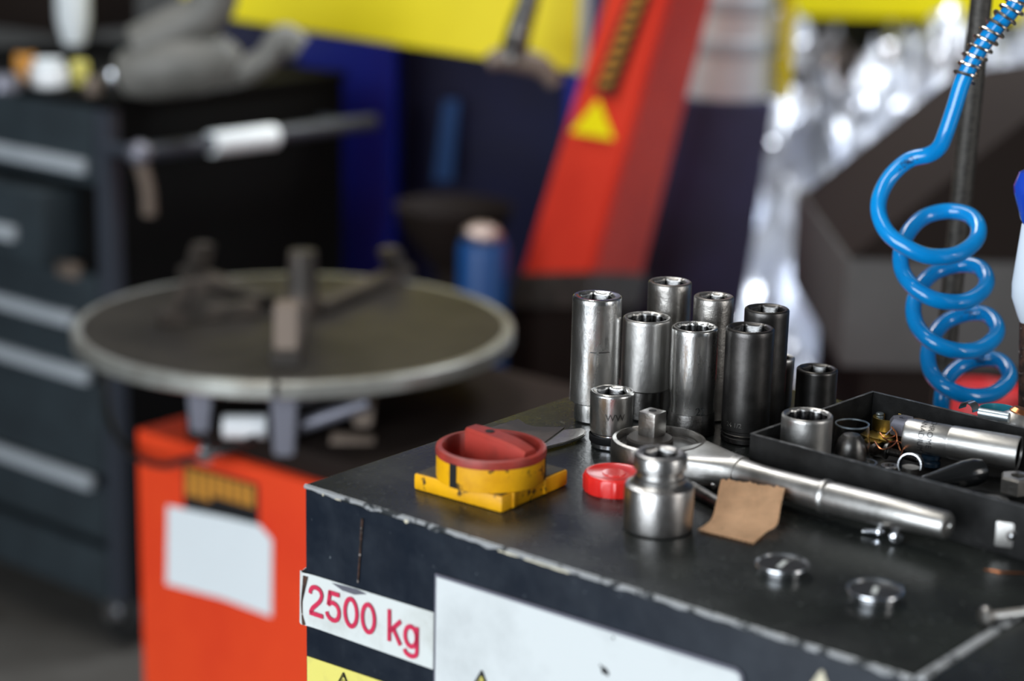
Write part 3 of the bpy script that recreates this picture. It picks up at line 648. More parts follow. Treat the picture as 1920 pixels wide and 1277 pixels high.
# ------------------------------------------------------------------ tray
ZR = 0.9760
n0, n1 = P(1406, 813, ZR), P(1636, 733, ZR); e1 = P(1920, 950, ZR); f1 = P(1901, 781, ZR)
ta = math.atan2((e1 - n0).y, (e1 - n0).x); TU = Vector((math.cos(ta), math.sin(ta), 0)); TV = Vector((-TU.y, TU.x, 0))
TW = (n1 - n0).dot(TV); sk = (n1 - n0).dot(TU); TL = 0.30
tray = thing('tool_tray', 'shallow black sheet steel tray full of sockets and small parts', 'tray', (n0.x, n0.y, 0.95), ta)
hz = ZR - 0.95; wt = 0.0016
def tq(s, v): return (s + sk * v / TW, v)
def slab(nm, s0, s1, v0, v1, z0, z1, m, lab=None):
    bm = NB(); q = [tq(s0, v0), tq(s1, v0), tq(s1, v1), tq(s0, v1)]; prism(bm, [(a, b3, z0) for a, b3 in q], (0, 0, z1 - z0)); bmesh.ops.bevel(bm, geom=bm.edges[:], offset=0.0004, segments=2, affect='EDGES')
    return obj(nm, bm, m, tray, label=lab)
slab('tray_floor', 0, TL, 0, TW, 0.0002, 0.0018, 'tray_paint')
fw = slab('front_side', 0, TL, 0, wt, 0.0016, hz, 'tray_paint'); slab('back_side', 0, TL, TW - wt, TW, 0.0016, hz, 'tray_paint')
slab('left_side', 0, wt, wt, TW - wt, 0.0016, hz, 'tray_paint'); slab('right_side', TL - wt, TL, wt, TW - wt, 0.0016, hz, 'tray_paint')
bm = NB()
for (s0, s1, v0, v1) in ((0, TL, 0, wt), (0, TL, TW - wt, TW), (0, wt, wt, TW - wt)):
    q = [tq(s0, v0), tq(s1, v0), tq(s1, v1), tq(s0, v1)]; prism(bm, [(a, b3, hz - 0.0002) for a, b3 in q], (0, 0, 0.0003))
obj('worn_rim', bm, 'tray_rim', tray, smooth=False)
ZF = 0.9520
socket('short wide satin socket with notched mouth in the tray left corner', 1514, 776, 886, 48, 'satin_steel', 12, z0=ZF, ri=0.86, name='short_socket', group='tray')
bpy.data.objects[-1] if 0 else None
# clear plastic dome
b, h, r = fit(1598, 796, 880, 31, ZF)
t = thing('clear_cap', 'clear plastic cap beside the short socket in the tray', 'cap', b)
bm = NB(); lathe(bm, [(r * 1.22, 0), (r * 1.2, h * .3), (r * 1.08, h * .8), (r, h), (r * .96, h), (r * 1.03, h * .8), (r * 1.14, h * .3), (r * 1.14, .001), (.0001, .001)], 48); obj('shell', bm, 'clear_plastic', t)
bm = NB(); lathe(bm, [(r * 1.0, .001), (r * .95, h * .45), (r * .8, h * .66), (r * .5, h * .78), (.0001, h * .82)], 32); obj('inner_dome', bm, 'dark_oxide', t)
bm = NB(); lathe(bm, [(r * .97, h), (r * 1.03, h), (r * 1.03, h + .0006), (r * .97, h + .0006), (r * .97, h)], 48, cap0=False, cap1=False); obj('rim', bm, 'zinc', t)
def vbolt(label, x, yt, yb, half, m, z0=ZF):
    b, h, r = fit(x, yt, yb, half, z0); t = thing('bolt', label, 'bolt', b)
    pr = [(r, 0)]; z = .0005
    while z < h - .0012: pr += [(r, z), (r * .86, z + .0005)]; z += .0011
    pr += [(r * .9, h - .0004), (r * .75, h)]
    bm = NB(); lathe(bm, pr, 28); obj('thread', bm, m, t, auto=18)
    bm = NB(); lathe(bm, [(r * 1.7, -0.0), (r * 1.7, .004)], 6); obj('head', bm, m, t); return t
vbolt('blue-grey zinc plated bolt standing thread up in the tray', 1650, 774, 822, 8.5, 'zinc')
vbolt('small black screw standing by the far side of the tray', 1619, 772, 805, 6.5, 'black_steel')
# brass ring and plate
c = P(1660, 800, 0.962); t = thing('brass_bracket', 'old brass terminal bracket with ring and fingers in the tray', 'bracket', c, ta)
bm = NB(); lathe(bm, [(.0062, -.003), (.0076, -.003), (.0076, .0035), (.0062, .0035), (.0062, -.003)], 40, Matrix.Translation((-.003, .006, 0)), cap0=False, cap1=False); obj('ring', bm, 'brass', t)
bm = NB(); box(bm, -.008, .010, -.012, .004, -.005, -.0035, .0004); box(bm, -.002, .006, -.016, -.012, -.006, -.0045); obj('plate', bm, 'brass', t)
for k in range(4):
    bm = NB(); box(bm, -.0012, .0012, -.007, .006, 0, .0008, 0.0003, Matrix.Translation((.003 + k * .0042, .016 - k * .0018, .0048)) @ Matrix.Rotation(-1.1, 4, 'Z')); obj('finger', bm, 'brass' if k < 2 else 'jaw_face', t)
c = P(1693, 795, 0.9655); t = thing('zinc_nut', 'grey angled steel clamp between the brass bracket and the long tube socket', 'nut', c, .4)
bm = NB(); lathe(bm, [(.0075, -.005), (.0078, .001), (.006, .0035), (.0025, .0036), (.0025, -.0045)], 6, cap0=False, cap1=False); obj('body', bm, 'mount_grey', t)
for k, pp in enumerate(([(1672, 800), (1680, 812), (1683, 830), (1690, 850)], [(1655, 820), (1668, 828), (1682, 826), (1690, 815)], [(1661, 815), (1675, 802), (1684, 800)])):
    bm = NB(); pts = catmull([P(x, y, .966 - .003 * i) for i, (x, y) in enumerate(pp)], 6); c = pts[0].copy(); sweep(bm, [p - c for p in pts], .00042, 8)
    o = obj('copper_wire', bm, 'copper' if k < 2 else 'bright_steel'); o.location = c
    tag(o, ('thin copper wire hanging over the end of the long tube socket', 'curled copper wire under the brass bracket', 'thin bare silver wire crossing the brass bracket')[k], 'wire')
# long tube socket with lettering
a0, a1 = P(1697, 814, .9675), P(1911, 851, .9665); d_ = a1 - a0; L_ = d_.length; r0, r1 = 31 * pxm(a0), 33 * pxm(a1)
t = thing('tube_socket', 'long steel tube socket lying in the tray, stamped CHROME VANADIUM', 'socket', a0); t.rotation_euler = d_.to_track_quat('Z', 'Y').to_euler()
lg = L_ * 0.40
bm = NB(); lathe(bm, [(r0 * .8, 0), (r0 * .94, .0006), (r0, .002), (r0, lg - .0009), (r0 * .975, lg - .0003), (r0 * .975, lg + .0003), (r0 * 1.01, lg + .001), (r1, L_ - .0012), (r1 * .985, L_), (r1 * .88, L_), (r1 * .86, L_ - .001), (r1 * .86, L_ - .02), (.0001, L_ - .02)], 64); tbo = obj('barrel', bm, ['satin_steel'], t)
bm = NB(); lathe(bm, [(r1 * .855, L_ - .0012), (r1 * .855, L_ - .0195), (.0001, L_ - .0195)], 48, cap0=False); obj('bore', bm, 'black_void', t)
Mi = t.rotation_euler.to_matrix(); camdir = Mi.transposed() @ (CAM - a0).normalized(); phi0 = math.atan2(camdir.y, camdir.x)
updir = Mi.transposed() @ Vector((0, 0, 1)); sgn = 1 if ((math.atan2(updir.y, updir.x) - phi0 + PI) % (2 * PI) - PI) > 0 else -1
for txt, zz in (('CHROME  16', .0135), ('VANADIUM 16', .0090)):
    tb = text_bm(txt, 0.0); xs = [v.co.x for v in tb.verts]; mx_ = (min(xs) + max(xs)) / 2; size = .0042
    for v in tb.verts:
        a = phi0 - sgn * (v.co.x - mx_) * size * 1.05 / r0; v.co = Vector(((r0 + .00012) * math.cos(a), (r0 + .00012) * math.sin(a), zz + v.co.y * size))
    obj('stamped_lettering', tb, 'print_black', tbo, smooth=False, label='stamped letters ' + txt.replace('  ', ' '))
# bent bright clip, black handle, nut, discs ...
c = P(1708, 872, .9600); t = thing('pipe_clip', 'small bent bright steel clip by the front side of the tray', 'clip', c, ta + .3)
bm = NB(); lathe(bm, [(.0056, -.0035), (.0062, -.0035), (.0062, .0035), (.0056, .0035), (.0056, -.0035)], 28, Matrix.Rotation(PI / 2 - .25, 4, 'X'), False, False, math.radians(-15), math.radians(215)); obj('band', bm, 'bright_steel', t)
bm = NB(); lathe(bm, [(.0045, -.005), (.0045, -.001)], 20); obj('foot', bm, 'grey_steel', t)
p0, p1 = P(1728, 905, .9585), P(1835, 884, .9615); t = thing('trim_tool', 'glossy black tapered plastic handle lying under the tube socket', 'handle', p0); t.rotation_euler = (p1 - p0).to_track_quat('Z', 'Y').to_euler(); L_ = (p1 - p0).length
bm = NB(); lathe(bm, [(.002, -.001), (.0030, 0), (.0048, L_ * .35), (.0068, L_ * .75), (.0070, L_ * .92), (.0058, L_ + .002), (.0030, L_ + .0042), (.0001, L_ + .005)], 40); obj('grip', bm, 'black_plastic', t)
c = P(1908, 906, .960); t = thing('hex_nut', 'dull hexagonal steel nut at the right end of the tray', 'nut', c, .3)
bm = NB(); lathe(bm, [(.0086, -.0048), (.0092, -.004), (.0092, .003), (.0082, .004), (.004, .004), (.004, -.0048)], 6, cap0=False, cap1=False); obj('body', bm, 'grey_steel', t, smooth=False)
for (x, y, rp, z, th, lab) in ((1843, 797, 40, .958, .012, 'large flat black plastic disc by the far side of the tray'), (1757, 795, 20, .958, .010, 'small round black plastic plug behind the tube socket'), (1619, 866, 27, .953, .006, 'dark round washer against the front side of the tray')):
    c = P(x, y, z + th); r = rp * pxm(c); t = thing('black_disc', lab, 'disc', (c.x, c.y, z))
    bm = NB(); lathe(bm, [(r, 0), (r, th - .001), (r * .96, th), (r * .8, th), (r * .78, th - .0012), (.0001, th - .0012)], 48); obj('rim', bm, 'black_plastic' if rp != 27 else 'grey_steel', t)
    bm = NB(); lathe(bm, [(r * .4, 0), (r * .38, .0008), (.0001, .0009)], 32, Matrix.Translation((0, 0, th - .0012))); obj('boss', bm, 'tray_paint', t)
for (x, y, rp, z, lab, m) in ((1800, 922, 26, .9532, 'flat grey steel washer lying in front of the black handle in the tray', 'grey_steel'), (1862, 936, 30, .9534, 'larger dull washer near the hexagonal nut in the tray', 'dark_oxide'), (1668, 872, 17, .9534, 'small washer left of the bent bright clip in the tray', 'grey_steel')):
    c = P(x, y, z + .0016); r = rp * pxm(c); t = thing('washer', lab, 'washer', (c.x, c.y, z))
    bm = NB(); lathe(bm, [(r * .5, 0), (r * .96, 0), (r, .0004), (r, .0013), (r * .96, .0016), (r * .5, .0016), (r * .5, 0)], 40, cap0=False, cap1=False); obj('body', bm, m, t)
c = P(1746, 862, .9565); t = thing('grommet', 'small dark blue rubber grommet under the long tube socket', 'grommet', c, .2)
bm = NB(); lathe(bm, [(.002, -.003), (.005, -.003), (.005, -.001), (.0038, 0), (.005, .001), (.005, .003), (.002, .003), (.002, -.003)], 32, cap0=False, cap1=False); obj('body', bm, 'grommet_blue', t)
screw('dark hexagon bolt lying behind the bent bright clip in the tray', P(1665, 846, .9575), P(1725, 862, .9560), .0022, .0045, 'dark_oxide', cross=False, name='bolt', cat='bolt')
screw('short steel screw lying in the tray between brass bracket and clear cap', P(1640, 842, .9560), P(1612, 832, .9550), .0016, .0032, 'jaw', cross=False)
for k, pp_ in enumerate(([(1640, 828), (1652, 842), (1670, 838), (1684, 828), (1694, 838), (1688, 858)], [(1650, 812), (1660, 822), (1676, 818), (1688, 806)])):
    bm = NB(); pts_ = catmull([P(x, y, .9640 - .001 * i) for i, (x, y) in enumerate(pp_)], 6); c = pts_[0].copy(); sweep(bm, [p - c for p in pts_], .00035, 8)
    o = obj('copper_wire', bm, 'copper'); o.location = c
    tag(o, ('tangled copper wire looping below the brass bracket towards the tube socket', 'short copper wire lying across the brass plate')[k], 'wire')
c = P(1903, 800, .9700); t = thing('knurled_nut', 'bright brushed steel union nut at the right edge above the tube socket', 'nut', c, 0)
bm = NB(); lathe(bm, [(.003, -.009), (.0075, -.008), (.0095, -.003), (.0095, .003), (.0075, .0075), (.004, .008)], 40, Matrix.Rotation(1.2, 4, 'Y')); obj('body', bm, 'satin_steel', t)
bm = NB(); lathe(bm, [(.0045, .006), (.0058, .0085), (.004, .0105)], 32, Matrix.Rotation(.25, 4, 'Y')); obj('copper_washer', bm, 'copper', t)
bm = NB(); c0 = P(1817, 768, .976)
lathe(bm, [(.0040, -.003), (.0046, -.003), (.0046, .003), (.0040, .003), (.0040, -.003)], 20, Matrix.Rotation(PI / 2, 4, 'X') , False, False, 0, PI); o = obj('spring_clip', bm, 'bright_steel'); o.location = c0; o.rotation_euler = (0, 0, ta - .1); tag(o, 'small bright spring clip hooked on the far rim of the tray', 'clip')
q0, q1 = P(1836, 773, .9785), P(1892, 783, .9785); bm = NB(); rod(bm, Vector(), q1 - q0, .0026, seg=20); o = obj('glass_fuse', bm, 'zinc'); o.location = q0; tag(o, 'thin pale glass tube lying on the far rim of the tray', 'fuse')
c = P(1872, 766, .977); r = 34 * pxm(c); zb = 0.9502
t = thing('teal_cup', 'teal plastic cup standing behind the far side of the tray', 'cup', (c.x, c.y, zb)); hh = .977 - zb
bm = NB(); lathe(bm, [(r * .9, 0), (r, hh - .001), (r * 1.03, hh), (r * .95, hh), (r * .86, .002), (.0001, .002)], 48); obj('wall', bm, 'teal', t)

# ------------------------------------------------------------------ blue coiled air hose with spring guard
Y0 = 1.19; AMP = 0.026
hp = [(1960, -80, 0), (1930, -35, 0), (1897, 18, 0), (1866, 52, 0), (1832, 100, 0), (1806, 150, 0), (1790, 200, 0), (1775, 245, 0), (1762, 275, 0.1), (1742, 290, .3), (1705, 300, .5), (1672, 328, .4), (1651, 365, .1), (1648, 400, -.2), (1663, 435, -.6), (1695, 461, -.9), (1740, 480, -1),
      (1790, 478, -.8), (1826, 456, -.3), (1835, 428, .2), (1818, 404, .7), (1778, 396, 1), (1735, 406, .9), (1706, 432, .5), (1690, 468, .1), (1692, 508, -.3), (1715, 540, -.8), (1755, 562, -1), (1805, 566, -.8),
      (1840, 548, -.3), (1850, 524, .2), (1835, 501, .7), (1797, 497, 1), (1755, 510, .9), (1728, 535, .5), (1713, 570, .1), (1718, 608, -.4), (1744, 638, -.9), (1785, 656, -1), (1830, 656, -.7),
      (1863, 636, -.2), (1869, 612, .3), (1850, 590, .8), (1815, 588, 1), (1776, 602, .9), (1752, 628, .5), (1740, 662, .1), (1746, 698, -.4), (1770, 724, -.9), (1812, 742, -1), (1857, 740, -.7),
      (1887, 720, -.2), (1892, 698, .3), (1873, 676, .8), (1836, 674, 1), (1800, 688, .9), (1776, 712, .6), (1766, 745, .3), (1765, 790, .3), (1768, 850, .4), (1775, 930, .5)]
pts = catmull([D(x, y, Y0 + AMP * k) for x, y, k in hp], 8)
c = pts[0].copy(); hose = thing('coiled_air_hose', 'bright blue coiled plastic air hose hanging at the right', 'hose', c)
bm = NB(); sweep(bm, [p - c for p in pts], 0.0050, 20); ho = obj('tube', bm, 'hose_blue', hose)
seg_ = [p for p in pts if proj(p)[1] < 155]
bm = NB(); cum = [0]
for a, b2 in zip(seg_, seg_[1:]): cum.append(cum[-1] + (b2 - a).length)
sp = []; turns = 15; nn = turns * 18; tot = cum[-1]
for i in range(nn + 1):
    s = tot * i / nn; j = max(k for k in range(len(cum)) if cum[k] <= s + 1e-9); j = min(j, len(seg_) - 2)
    f = (s - cum[j]) / (cum[j + 1] - cum[j]); p = seg_[j].lerp(seg_[j + 1], f); tg = (seg_[j + 1] - seg_[j]).normalized()
    n1_ = tg.cross(Vector((0, 1, 0))).normalized(); n2_ = tg.cross(n1_); a = 2 * PI * turns * i / nn
    sp.append(p + (n1_ * math.cos(a) + n2_ * math.sin(a)) * 0.0068 - c)
sweep(bm, sp, 0.0010, 8); obj('spring_guard', bm, 'spring_wire', hose)
# printed marks on the hose: TPU and numbers
def hose_print(txt, x, y, size, side_v):
    k = min(range(len(pts) - 1), key=lambda i: (proj(pts[i])[0] - x) ** 2 + (proj(pts[i])[1] - y) ** 2 + (0 if (side_v * (pts[i].y - Y0) > 0) else 4000))
    tb = text_bm(txt, 0.01); xs = [v.co.x for v in tb.verts]; mx_ = (min(xs) + max(xs)) / 2
    for v in tb.verts:
        s = (v.co.x - mx_) * size; i = k; st = 1 if s < 0 else -1
        acc = 0; 
        while 0 < i < len(pts) - 1:
            dl = (pts[i + st] - pts[i]).length
            if acc + dl > abs(s): break
            acc += dl; i += st
        p = pts[i].lerp(pts[min(max(i + st, 0), len(pts) - 1)], (abs(s) - acc) / max(dl, 1e-6)); tg = (pts[i] - pts[min(max(i + st, 0), len(pts) - 1)]).normalized()
        vd = (CAM - p).normalized(); vd = (vd - tg * vd.dot(tg)).normalized(); up_ = tg.cross(vd); 
        if up_.z < 0: up_ = -up_
        th = (v.co.y - .35) * size / 0.0050 - 0.1
        v.co = p + (vd * math.cos(th) + up_ * math.sin(th)) * 0.00515 - c
    obj('hose_print', tb, 'print_navy', ho, smooth=False)
hose_print('- TPU -', 1818, 588, .0056, 1)
hose_print('- 960 -', 1838, 674, .0056, 1)
hose_print('- 0960 -', 1702, 303, .0056, 1)

# dark sleeved pipe behind the hose
q0, q1 = D(1846, -60, 1.31), D(1749, 900, 1.31); dd = (q1 - q0).normalized(); q2 = q0 + dd * ((q0.z - 0.0) / -dd.z)
bm = NB(); rod(bm, Vector((0, 0, 0)), q0 + (q0 - q2).normalized() * .25 - q2, .0072, seg=28); o = obj('upright_pipe', bm, 'post_sleeve'); o.location = q2; tag(o, 'dark ribbed upright pipe running behind the blue coiled hose', 'pipe')

# blue and white handled tool at right edge
ax = 1936; Yt = 1.13
pb = D(ax - 4, 800, Yt); pt = D(ax + 6, 250, Yt); t = thing('handled_file', 'rusty shafted tool with blue and white plastic handle at the right edge', 'tool', pb); t.rotation_euler = (pt - pb).to_track_quat('Z', 'Y').to_euler()
m_ = pxm(pb); Z = lambda y: (800 - y) * m_ * 1.02
bm = NB(); lathe(bm, [(24 * m_, Z(800)), (24 * m_, Z(600))], 12); obj('shaft', bm, 'rusty', t)
bm = NB(); lathe(bm, [(18 * m_, Z(612)), (27 * m_, Z(590)), (38 * m_, Z(555)), (38 * m_, Z(530)), (22 * m_, Z(420)), (15 * m_, Z(412))], 24); obj('white_grip', bm, 'handle_white', t)
bm = NB(); lathe(bm, [(18 * m_, Z(425)), (24 * m_, Z(412)), (37 * m_, Z(365)), (38 * m_, Z(350)), (28 * m_, Z(325)), (10 * m_, Z(318))], 10); obj('blue_end', bm, 'handle_blue', t)

# ================================================================== background
# ---- tyre changer: red body, clamping table
YB = 2.15
c0 = D(255, 803, YB); BU = U; nB = NF
def BL(x, y):
    p = PL(x, y, c0, nB); return (p - c0).dot(BU), p.z
tc = thing('tyre_changer', 'red tyre changer with a round grey clamping table', 'machine', (c0.x, c0.y, 0), CABROT)
zt = c0.z; W_ = 0.52; Dp = 0.42
bm = NB(); box(bm, 0, W_, 0, Dp, 0.06, zt, 0.004); body = obj('body', bm, 'body_red', tc)
bm = NB(); box(bm, 0.03, W_ - .02, 0.02, Dp - .02, 0.0, 0.062); obj('plinth', bm, 'black_plastic', tc)
bm = NB(); box(bm, 0.07, W_ - .01, 0.012, Dp - .02, zt - .001, zt + .03, .004); obj('deck', bm, 'housing_top', tc)
def bplate(name, px, m, th, parent, y0=0, lab=None):
    q = [BL(*p) for p in px]; bm = NB(); prism(bm, [(s, y0, z) for s, z in q], (0, -th, 0)); return obj(name, bm, m, parent, smooth=False, label=lab)
st = bplate('warning_sticker', [(345, 868), (484, 908), (486, 992), (346, 952)], 'print_black', .0008, body, lab='black and yellow warning sticker')
for k in range(8):
    x0 = 350 + k * 16.4; s = 0.288; y0_ = 874 + (x0 - 345) * s; hgt = 52 if k < 3 else 40
    bplate('yellow_field' if k else 'yellow_symbol', [(x0, y0_), (x0 + 13, y0_ + 13 * s), (x0 + 13, y0_ + 13 * s + hgt), (x0, y0_ + hgt)], 'orange', .0004, body, -.0008)
bplate('paper_notice', [(316, 947), (420, 968), (488, 984), (512, 1012), (511, 1156), (420, 1122), (314, 1094)], 'stripe_white', .001, body, -.001, 'blank white paper notice stuck over the sticker')
# disc
YD = 2.20; dc = D(553, 606, YD); dr_ = 411 * pxm(dc)
loc = Matrix.Rotation(-CABROT, 3, 'Z') @ Vector((dc.x - c0.x, dc.y - c0.y, 0)); loc.z = dc.z
def LM(v): return Matrix.Translation(Vector((loc.x, loc.y, loc.z)) + Vector(v))
bm = NB(); lathe(bm, [(.04, -.024), (dr_ * .9, -.020), (dr_ * .965, -.003), (dr_ * .965, .0008), (0.001, .0008)], 72, LM((0, 0, 0)), cap0=False); disc = obj('clamping_table', bm, 'disc_steel', tc, label='round dull steel clamping table')
gapa = -PI / 2 - CABROT + .03
bm = NB(); lathe(bm, [(dr_ * .955, .001), (dr_ * .99, .0012), (dr_, -.001), (dr_, -.015), (dr_ * .985, -.0175), (dr_ * .9, -.0175)], 90, LM((0, 0, 0)), cap0=False, cap1=False, a0=gapa + .012, a1=gapa + 2 * PI - .012); obj('rim', bm, 'disc_rim', disc)
Mw = Matrix.Rotation(-CABROT, 4, 'Z')
def W2L(p):
    v = Matrix.Rotation(-CABROT, 3, 'Z') @ Vector((p.x - c0.x, p.y - c0.y, 0)); v.z = p.z; return v
zc = dc.z
def dpl(x, y, z): return W2L(P(x, y, z))
jaws = [((535, 690), (560, 560), 1), ((300, 610), (480, 590), 0), ((760, 520), (600, 590), 0), ((350, 520), (500, 580), 0)]
for k, (pa, pb_, front) in enumerate(jaws):
    a, b2 = dpl(*pa, zc), dpl(*pb_, zc); d = (b2 - a).normalized(); sdv = Vector((-d.y, d.x, 0)) * (.016 if front else .013)
    bm = NB(); prism(bm, [a - sdv, b2 - sdv, b2 + sdv, a + sdv], (0, 0, .016), .002); jw = obj('jaw_slide', bm, 'jaw', tc)
    # hooked clamp standing on the slide
    hgt = (.045, .032, .030, .035)[k]; bm = NB()
    q0 = a + d * .012; prism(bm, [q0 - sdv * .8 + Vector((0, 0, .016)), q0 + sdv * .8 + Vector((0, 0, .016)), q0 + sdv * .8 + d * .028 + Vector((0, 0, .016)), q0 - sdv * .8 + d * .028 + Vector((0, 0, .016))], Vector((0, 0, hgt)) + d * (.012 if front else .02), .002)
    obj('clamp_hook', bm, 'jaw_face' if front else 'jaw', jw)
bm = NB(); e0, e1 = dpl(568, 590, zc), dpl(572, 590, zc); rod(bm, e0, e0 + Vector((0, 0, .075)), .02, .016, 20); obj('centre_post', bm, 'jaw', tc)
# under-table mechanism
bm = NB(); rod(bm, loc - Vector((0, 0, .12)), loc - Vector((0, 0, .02)), .035, .05, 32); obj('spindle', bm, 'mount_grey', tc)
for (x0, x1, y0_, y1, m, Yy, nm) in ((350, 400, 722, 810, 'mount_grey', 2.06, 'bracket'), (505, 560, 715, 855, 'mount_grey', 2.0, 'bracket'), (655, 705, 735, 800, 'jaw_face', 2.05, 'bracket')):
    a = W2L(D(x0, y0_, Yy)); b2 = W2L(D(x1, y1, Yy)); bm = NB()
    p_ = [W2L(D(x0, y0_, Yy)), W2L(D(x1, y0_, Yy)), W2L(D((x0 + x1) / 2 + (x1 - x0) * .35, y1, Yy)), W2L(D((x0 + x1) / 2 - (x1 - x0) * .35, y1, Yy))]
    prism(bm, p_, W2L(D(x0, y0_, Yy + .02)) - a, .002); obj(nm, bm, m, tc)
for (xa, ya, xb, yb_, r_, m) in ((420, 800, 500, 800, .013, 'white_gloss'), (375, 845, 400, 850, .012, 'bright_steel'), (560, 800, 690, 755, .008, 'mount_grey'), (620, 835, 700, 845, .016, 'jaw_face')):
    bm = NB(); rod(bm, W2L(D(xa, ya, 2.03)), W2L(D(xb, yb_, 2.03)), r_, seg=20); obj('air_cylinder', bm, m, tc)
bm = NB(); sweep(bm, catmull([D(195, 700, 2.3), D(205, 790, 2.2), D(245, 850, 2.12), (D(300, 872, 2.05)), D(350, 862, 1.99), D(420, 845, 1.98), D(480, 820, 2.0)], 8), .004, 10)
o = obj('black_cable', bm, 'black_rubber'); tag(o, 'thin black cable looping from the tool trolley across the red machine', 'cable')
bm = NB()

# ---- tool trolley
YT = 2.86
tcn = D(203, 188, YT); TRH = tcn.z
def TP(x, y):
    p = PL(x, y, tcn, NF); return (p - tcn).dot(U), p.z
tr = thing('tool_trolley', 'black tool trolley with six drawers and pale grey handles at the left', 'trolley', (tcn.x, tcn.y, 0), CABROT)
# side length from pixel 640
best = min([i * .01 for i in range(20, 90)], key=lambda l: abs(proj(Vector((tcn.x, tcn.y, TRH)) + V * l)[0] - 640))
TD = best; TWd = 0.62; zb_ = TP(200, 1120)[1]
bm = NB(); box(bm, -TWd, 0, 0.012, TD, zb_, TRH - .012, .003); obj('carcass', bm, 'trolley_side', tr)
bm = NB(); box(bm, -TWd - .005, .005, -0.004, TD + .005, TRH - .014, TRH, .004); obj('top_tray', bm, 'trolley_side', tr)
bm = NB(); box(bm, -.026, .001, -.006, .02, zb_, TRH - .015, .002); obj('corner_post', bm, 'trolley_post', tr)
rowsd = [((0, 262), (172, 312)), ((0, 398), (92, 428)), ((0, 556), (150, 598)), ((0, 648), (180, 705)), ((0, 832), (185, 903))]
bounds = [(200, 352), (362, 500), (515, 600), (615, 700), (712, 890), (905, 1010), (1020, 1120)]
for k, (ya, yb2) in enumerate(bounds):
    z1_ = TP(180, ya)[1]; z0_ = TP(180, yb2)[1]
    out = .05 if k == 1 else 0
    bm = NB(); box(bm, -TWd + .03, -.028 - (.06 if k == 1 else 0), -.008 - out, .014, z0_ + .004, z1_ - .002, .003); dw = obj('drawer', bm, 'trolley_black', tr)
    if k < 5 :
        kk = (0, 1, 2, 3, 4)[k]; (xa, ha), (xb, hb_) = rowsd[kk]
        s1_, zz = TP(xb, hb_)
        bm = NB(); box(bm, -TWd + .05, s1_, -.020 - out, -.006 - out, zz - .011, zz + .011, .004); obj('drawer_handle', bm, 'handle_grey', dw)
bm = NB(); s_, z_ = TP(140, 505); box(bm, s_ - .03, s_ + .02, -.012, .0, z_ - .012, z_ + .012, .003); obj('latch', bm, 'jaw_face', tr, label='pale worn latch')
for (s_, v_) in ((-.05, .04), (-.05, TD - .05), (-TWd + .05, .04), (-TWd + .05, TD - .05)):
    bm = NB(); lathe(bm, [(.045, -.014), (.052, -.008), (.052, .008), (.045, .014)], 28, Matrix.Translation((s_, v_, .052)) @ Matrix.Rotation(PI / 2, 4, 'X')); wl = obj('caster_wheel', bm, 'rubber_tyre', tr)
    bm = NB(); box(bm, s_ - .022, s_ + .022, v_ - .022, v_ - .017, .045, zb_ + .002, .002); box(bm, s_ - .022, s_ + .022, v_ + .017, v_ + .022, .045, zb_ + .002, .002); box(bm, s_ - .03, s_ + .03, v_ - .03, v_ + .03, zb_ - .006, zb_ + .002, .002); obj('caster_fork', bm, 'bright_steel', wl)
    bm = NB(); rod(bm, (s_, v_ - .03, .052), (s_, v_ + .03, .052), .012, seg=16); obj('axle', bm, 'bright_steel', wl)
# bar handle with white sleeve on the side
def TS(x, y, off):
    p = PL(x, y, tcn + U * off, U); return Vector((off, (p - tcn).dot(V), p.z))
h0, h1 = TS(262, 288, .07), TS(700, 228, .07); f = lambda t: h0.lerp(h1, t)
bm = NB(); rod(bm, h0, h1, .0125, seg=20); rod(bm, (0, h0.y, h0.z), h0, .01, seg=12); rod(bm, (0, h1.y - .05, h1.z - .003), f(.9), .01, seg=12); bh = obj('push_bar', bm, 'trolley_post', tr)
w0, w1 = TS(395, 270, .07), TS(512, 256, .07)
bm = NB(); rod(bm, w0, w1, .0175, seg=24); obj('white_sleeve', bm, 'stripe_white', bh, label='white sleeve around the push bar')
bm = NB(); bmesh.ops.create_uvsphere(bm, u_segments=16, v_segments=10, radius=.018, matrix=Matrix.Translation(h0)); obj('end_knob', bm, 'mount_grey', bh)
bm = NB(); sweep(bm, catmull([h0 + Vector((0, 0, -.01)), h0 + Vector((.003, .01, -.05)), h0 + Vector((0, .015, -.09))], 5), .01, 10); obj('strap', bm, 'jaw_face', bh)
# things on the trolley
def on(x, y): return P(x, y, TRH)
def blob(name, label, cat, x, y, half, hgt, m, prof=None, rz=0, extra=None):
    p = on(x, y); r = half * pxm(p); t = thing(name, label, cat, p, rz)
    prof = prof or [(r * .9, 0), (r, .003), (r, hgt * .8), (r * .9, hgt), (.0001, hgt)]
    bm = NB(); lathe(bm, prof, 28); obj('body', bm, m, t); return t, r
t, r = blob('white_cup', 'glossy white cup on the tool trolley', 'cup', 92, 162, 36, .030, 'white_gloss')
bm = NB(); lathe(bm, [(r * .6, 0), (r * .8, .01), (.0001, .012)], 24, Matrix.Translation((0, 0, .030))); obj('lid', bm, 'stripe_white', t)
t, r = blob('orange_reel', 'orange tape reel beside the white cup', 'reel', 48, 150, 20, .04, 'orange')
bm = NB(); lathe(bm, [(r * .5, 0), (r * .5, .002)], 20, Matrix.Translation((0, 0, .04))); obj('core', bm, 'black_void', t)
t, r = blob('yellow_jar', 'small yellow-topped jar on the tool trolley', 'jar', 150, 158, 17, .035, 'label_yellow')
t, r = blob('steel_cup', 'small shiny steel cup at the trolley corner', 'cup', 213, 170, 15, .03, 'bright_steel')
t, r = blob('steel_cup', 'dull steel ring left of the shiny steel cup', 'cup', 175, 178, 16, .026, 'jaw_face')
